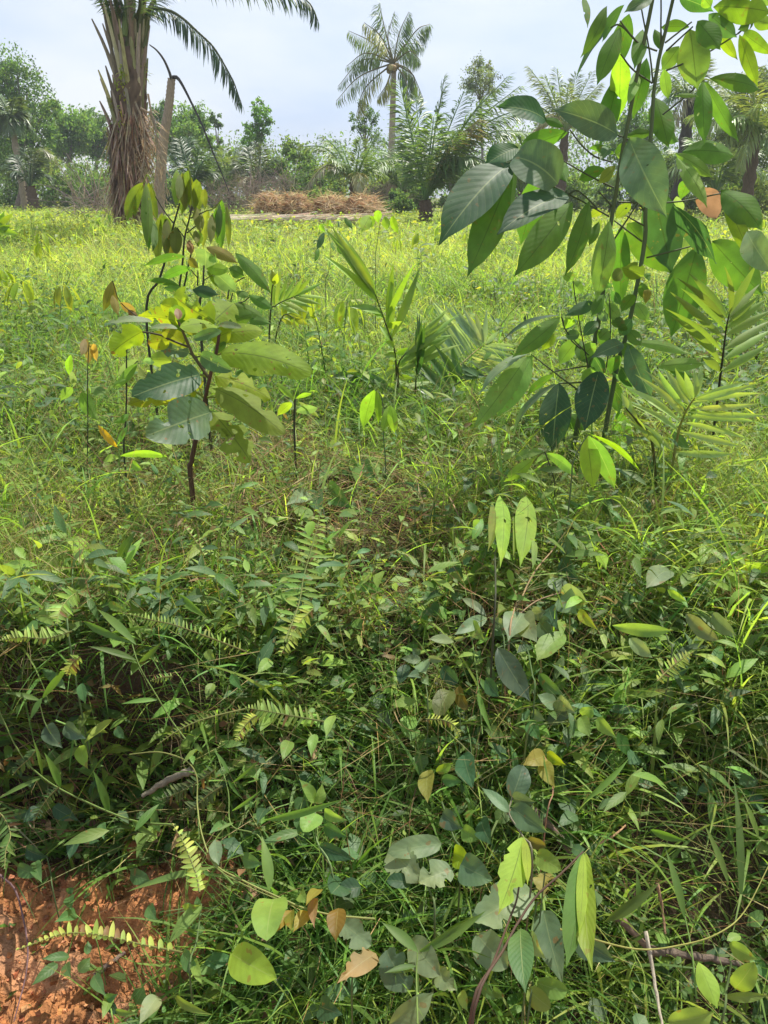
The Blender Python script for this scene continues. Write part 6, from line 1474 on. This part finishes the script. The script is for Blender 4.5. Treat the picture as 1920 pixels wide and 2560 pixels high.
# crumbs of red earth at the foot of the bank
GRP = 'clods of red earth'
proto = None
lbs = ['large clod of red earth at the left edge', 'rounded clod of red earth under the fern arch', 'clod of red earth beside the dark twig', 'red clod near the bottom left corner', 'red clod under the dry root', 'small red clod at the bottom edge', 'crumbling red clod by the creeping weed', 'red clod in the shade below the hollow', 'small red clod right of the purple stem', 'flat red clod at the lower left', 'red crumb beside the upright glossy weed', 'red crumb near the weed edge']
pos = [(40, 780), (330, 900), (520, 990), (60, 1090), (150, 760), (240, 1180), (260, 1010), (620, 440), (170, 900), (120, 1000), (560, 1100), (660, 1010)]
rad = [.05, .035, .04, .025, .045, .05, .03, .05, .03, .04, .025, .03]
for (x, y), r, lb in zip(pos, rad, lbs):
    s0 = src('q7', x, y)
    g0 = P(*s0, GD(*s0)); g0[2] = float(H(g0[0], g0[1])) - r * .15
    u_, v_, f_ = grid(14, 18)
    ph = (u_ + 1) * np.pi; th_ = (v_ - .5) * np.pi
    rr2 = r * (.62 + .75 * fbm(np.cos(ph) * 1.6 + x, np.sin(th_) * 1.6 + np.sin(ph) * 1.3 + y, 3))
    rr2 = rr2 * (1 + .18 * (fbm(np.cos(ph) * 7 + x, np.sin(th_) * 7 + np.sin(ph) * 6, 9) - .47))
    p = g0 + np.stack([np.cos(ph) * np.cos(th_) * rr2, np.sin(ph) * np.cos(th_) * rr2, np.sin(th_) * rr2 * .75], -1)
    mb = MB()
    mb.add(p, f_, np.stack([u_, v_], -1), jit((.33, .135, .052), .15))
    mb.build('soil_clod', M_SOIL)
    ob = COL.objects[-1]
    tag(ob, lb, 'clod', GRP)
# ------------------------------------------------------------------ seedlings and leafy weeds standing in the field
def copy_thing(o, loc, rz, sc):
    r = o.copy(); COL.objects.link(r)
    r.location = loc; r.rotation_euler = (0, 0, rz); r.scale = (sc, sc, sc)
    for ch in list(o.children):
        c = ch.copy(); COL.objects.link(c); c.parent = r
    return r


LAND = [('the rubber saplings', 1490, 800), ('the big-leaved sapling', 490, 940), ('the limp-leaved sapling', 430, 600), ('the straw heaps', 770, 540), ('the coconut palm', 975, 560), ('the dense young oil palm', 1060, 560), ('the big oil palm', 300, 550),
        ('the long-bladed palm seedling', 985, 860), ('the dark feather leaf', 1800, 860), ('the orange leaf', 1790, 540), ('the small lime fan palm', 690, 760), ('the left edge of the field', 20, 640), ('the silvery palm leaf', 1160, 840), ('the bare brown stem', 1310, 760)]
used = set()


def where(px, py):
    ds = sorted((math.hypot(px - x, (py - y) * 1.6), n, x, y) for n, x, y in LAND)
    out = []
    for _, n, x, y in ds[:5]:
        dx, dy = px - x, py - y
        a = 'right of' if dx > 25 else 'left of' if dx < -25 else ''
        b = 'in front of' if dy > 25 else 'behind' if dy < -25 else ''
        if a and b: out.append(f"{b} {n}, on its {a.split()[0]}")
        elif a or b: out.append(f"{a or b} {n}")
        else: out.append(f"beside {n}")
    return out


SIZES = {0: 'tiny', 1: 'small', 2: 'knee-high', 3: 'tall'}
protos = []
for kind in range(7):
    w = thing('field_seedling', 'x', 'seedling', (0, 0, 0), 'seedlings scattered over the field')
    hgt = .36
    mb = MB()
    bend = rng.normal(0, .05, 2)
    tube(mb, spline([[0, 0, -.03], [bend[0] * .4, bend[1] * .4, hgt * .5], [bend[0], bend[1], hgt]], 7), np.linspace(.0028, .0016, 7), BK2, 5)
    mb.build('stem', M_STEM, w)
    mb = MB()
    col = [C['lime'], C['ye'], C['lt'], C['md'], C['pale'], C['oliv'], (.21, .28, .045)][kind]
    if kind in (0, 1, 2, 5):          # hanging leaflets from the top
        n = [5, 6, 4, 5][[0, 1, 2, 5].index(kind)]
        az = np.arange(n) * 6.283 / n + rng.normal(0, .3, n)
        b = np.stack([bend[0] + .035 * np.cos(az), bend[1] + .035 * np.sin(az), np.full(n, hgt)], -1)
        d = np.stack([.45 * np.cos(az), .45 * np.sin(az), -np.ones(n) * rng.uniform(.3, 1.1, n)], -1)
        nn = np.stack([np.cos(az), np.sin(az), .6 + 0 * az], -1)
        leaves(mb, b, d, nn, rng.uniform(.13, .19, n), rng.uniform(.042, .058, n), 'ell', .5, .3, jit(col, .12, n), nl=8, nw=4, wave=.02)
        az = rng.random(3) * 6.283
        b = np.stack([bend[0] * .6 + 0 * az, bend[1] * .6 + 0 * az, np.full(3, hgt * .62)], -1)
        leaves(mb, b, np.stack([np.cos(az), np.sin(az), 0 * az + .1], -1), [0, 0, 1], .11, .035, 'ell', .8, .3, jit(col, .12, 3), nl=8, nw=4)
    else:                              # leafy upright weed
        n = 13
        t = np.linspace(.15, 1, n)
        az = np.arange(n) * 2.4 + rng.normal(0, .3, n)
        b = np.stack([bend[0] * t, bend[1] * t, hgt * t], -1)
        el = rng.uniform(.0, .7, n)
        d = np.stack([np.cos(az) * np.cos(el), np.sin(az) * np.cos(el), np.sin(el)], -1)
        leaves(mb, b, d, np.stack([0 * az, -.15 + 0 * az, 1 + 0 * az], -1) + rng.normal(0, .2, (n, 3)), rng.uniform(.10, .17, n), rng.uniform(.035, .06, n), ['', '', '', 'ell', 'ovate', '', 'lance'][kind], .9, .3, jit(col, .15, n), nl=7, nw=4, wave=.02)
    mb.build('foliage', M_HERB, w)
    protos.append(w)
KN = ['lime drooping seedling', 'yellowish drooping seedling', 'light green drooping seedling', 'green leafy weed', 'pale green leafy weed', 'olive drooping seedling', 'yellow-leaved weed']
spots = []
tries = 0
while len(spots) < 60 and tries < 6000:
    tries += 1
    px = rng.uniform(0, 1920); py = 572 + 430 * rng.random() ** 1.7
    if 250 < px < 760 and py > 640: continue
    if 1250 < px < 1720 and py > 820: continue
    if any(math.hypot(px - a, py - b) < 34 for a, b in spots): continue
    spots.append((px, py))
first = set()
for px, py in sorted(spots, key=lambda q: q[1]):
    d = GD(px, py)
    if d > 30: continue
    kind = int(rng.integers(0, 7))
    sc = float(rng.uniform(.6, 1.2)) * (.75 if d < 4 else 1.15 if d > 9 else 1)
    p = P(px, py, d)
    loc = (float(p[0]), float(p[1]), float(H(p[0], p[1])))
    if kind not in first:
        first.add(kind); o = protos[kind]; o.location = loc; o.rotation_euler = (0, 0, 0); o.scale = (sc, sc, sc)
    else:
        o = copy_thing(protos[kind], loc, float(rng.random() * 6.28), sc)
    hh = sc * .36
    sz = 'tiny' if hh < .3 else 'small' if hh < .38 else 'knee-high' if hh < .48 else 'tall'
    lab = None
    for w in [w_ for w_ in where(px, py - 30) if len(w_.split()) < 10]:
        for pre in (f"{sz} {KN[kind]} ", f"{sz} slim {KN[kind]} " if sc < 1 else f"{sz} full {KN[kind]} "):
            if pre + w not in used:
                lab = pre + w; break
        if lab: break
    used.add(lab)
    o['label'] = lab
for k in range(7):
    if k not in first:
        for ch in list(protos[k].children): bpy.data.objects.remove(ch)
        bpy.data.objects.remove(protos[k])
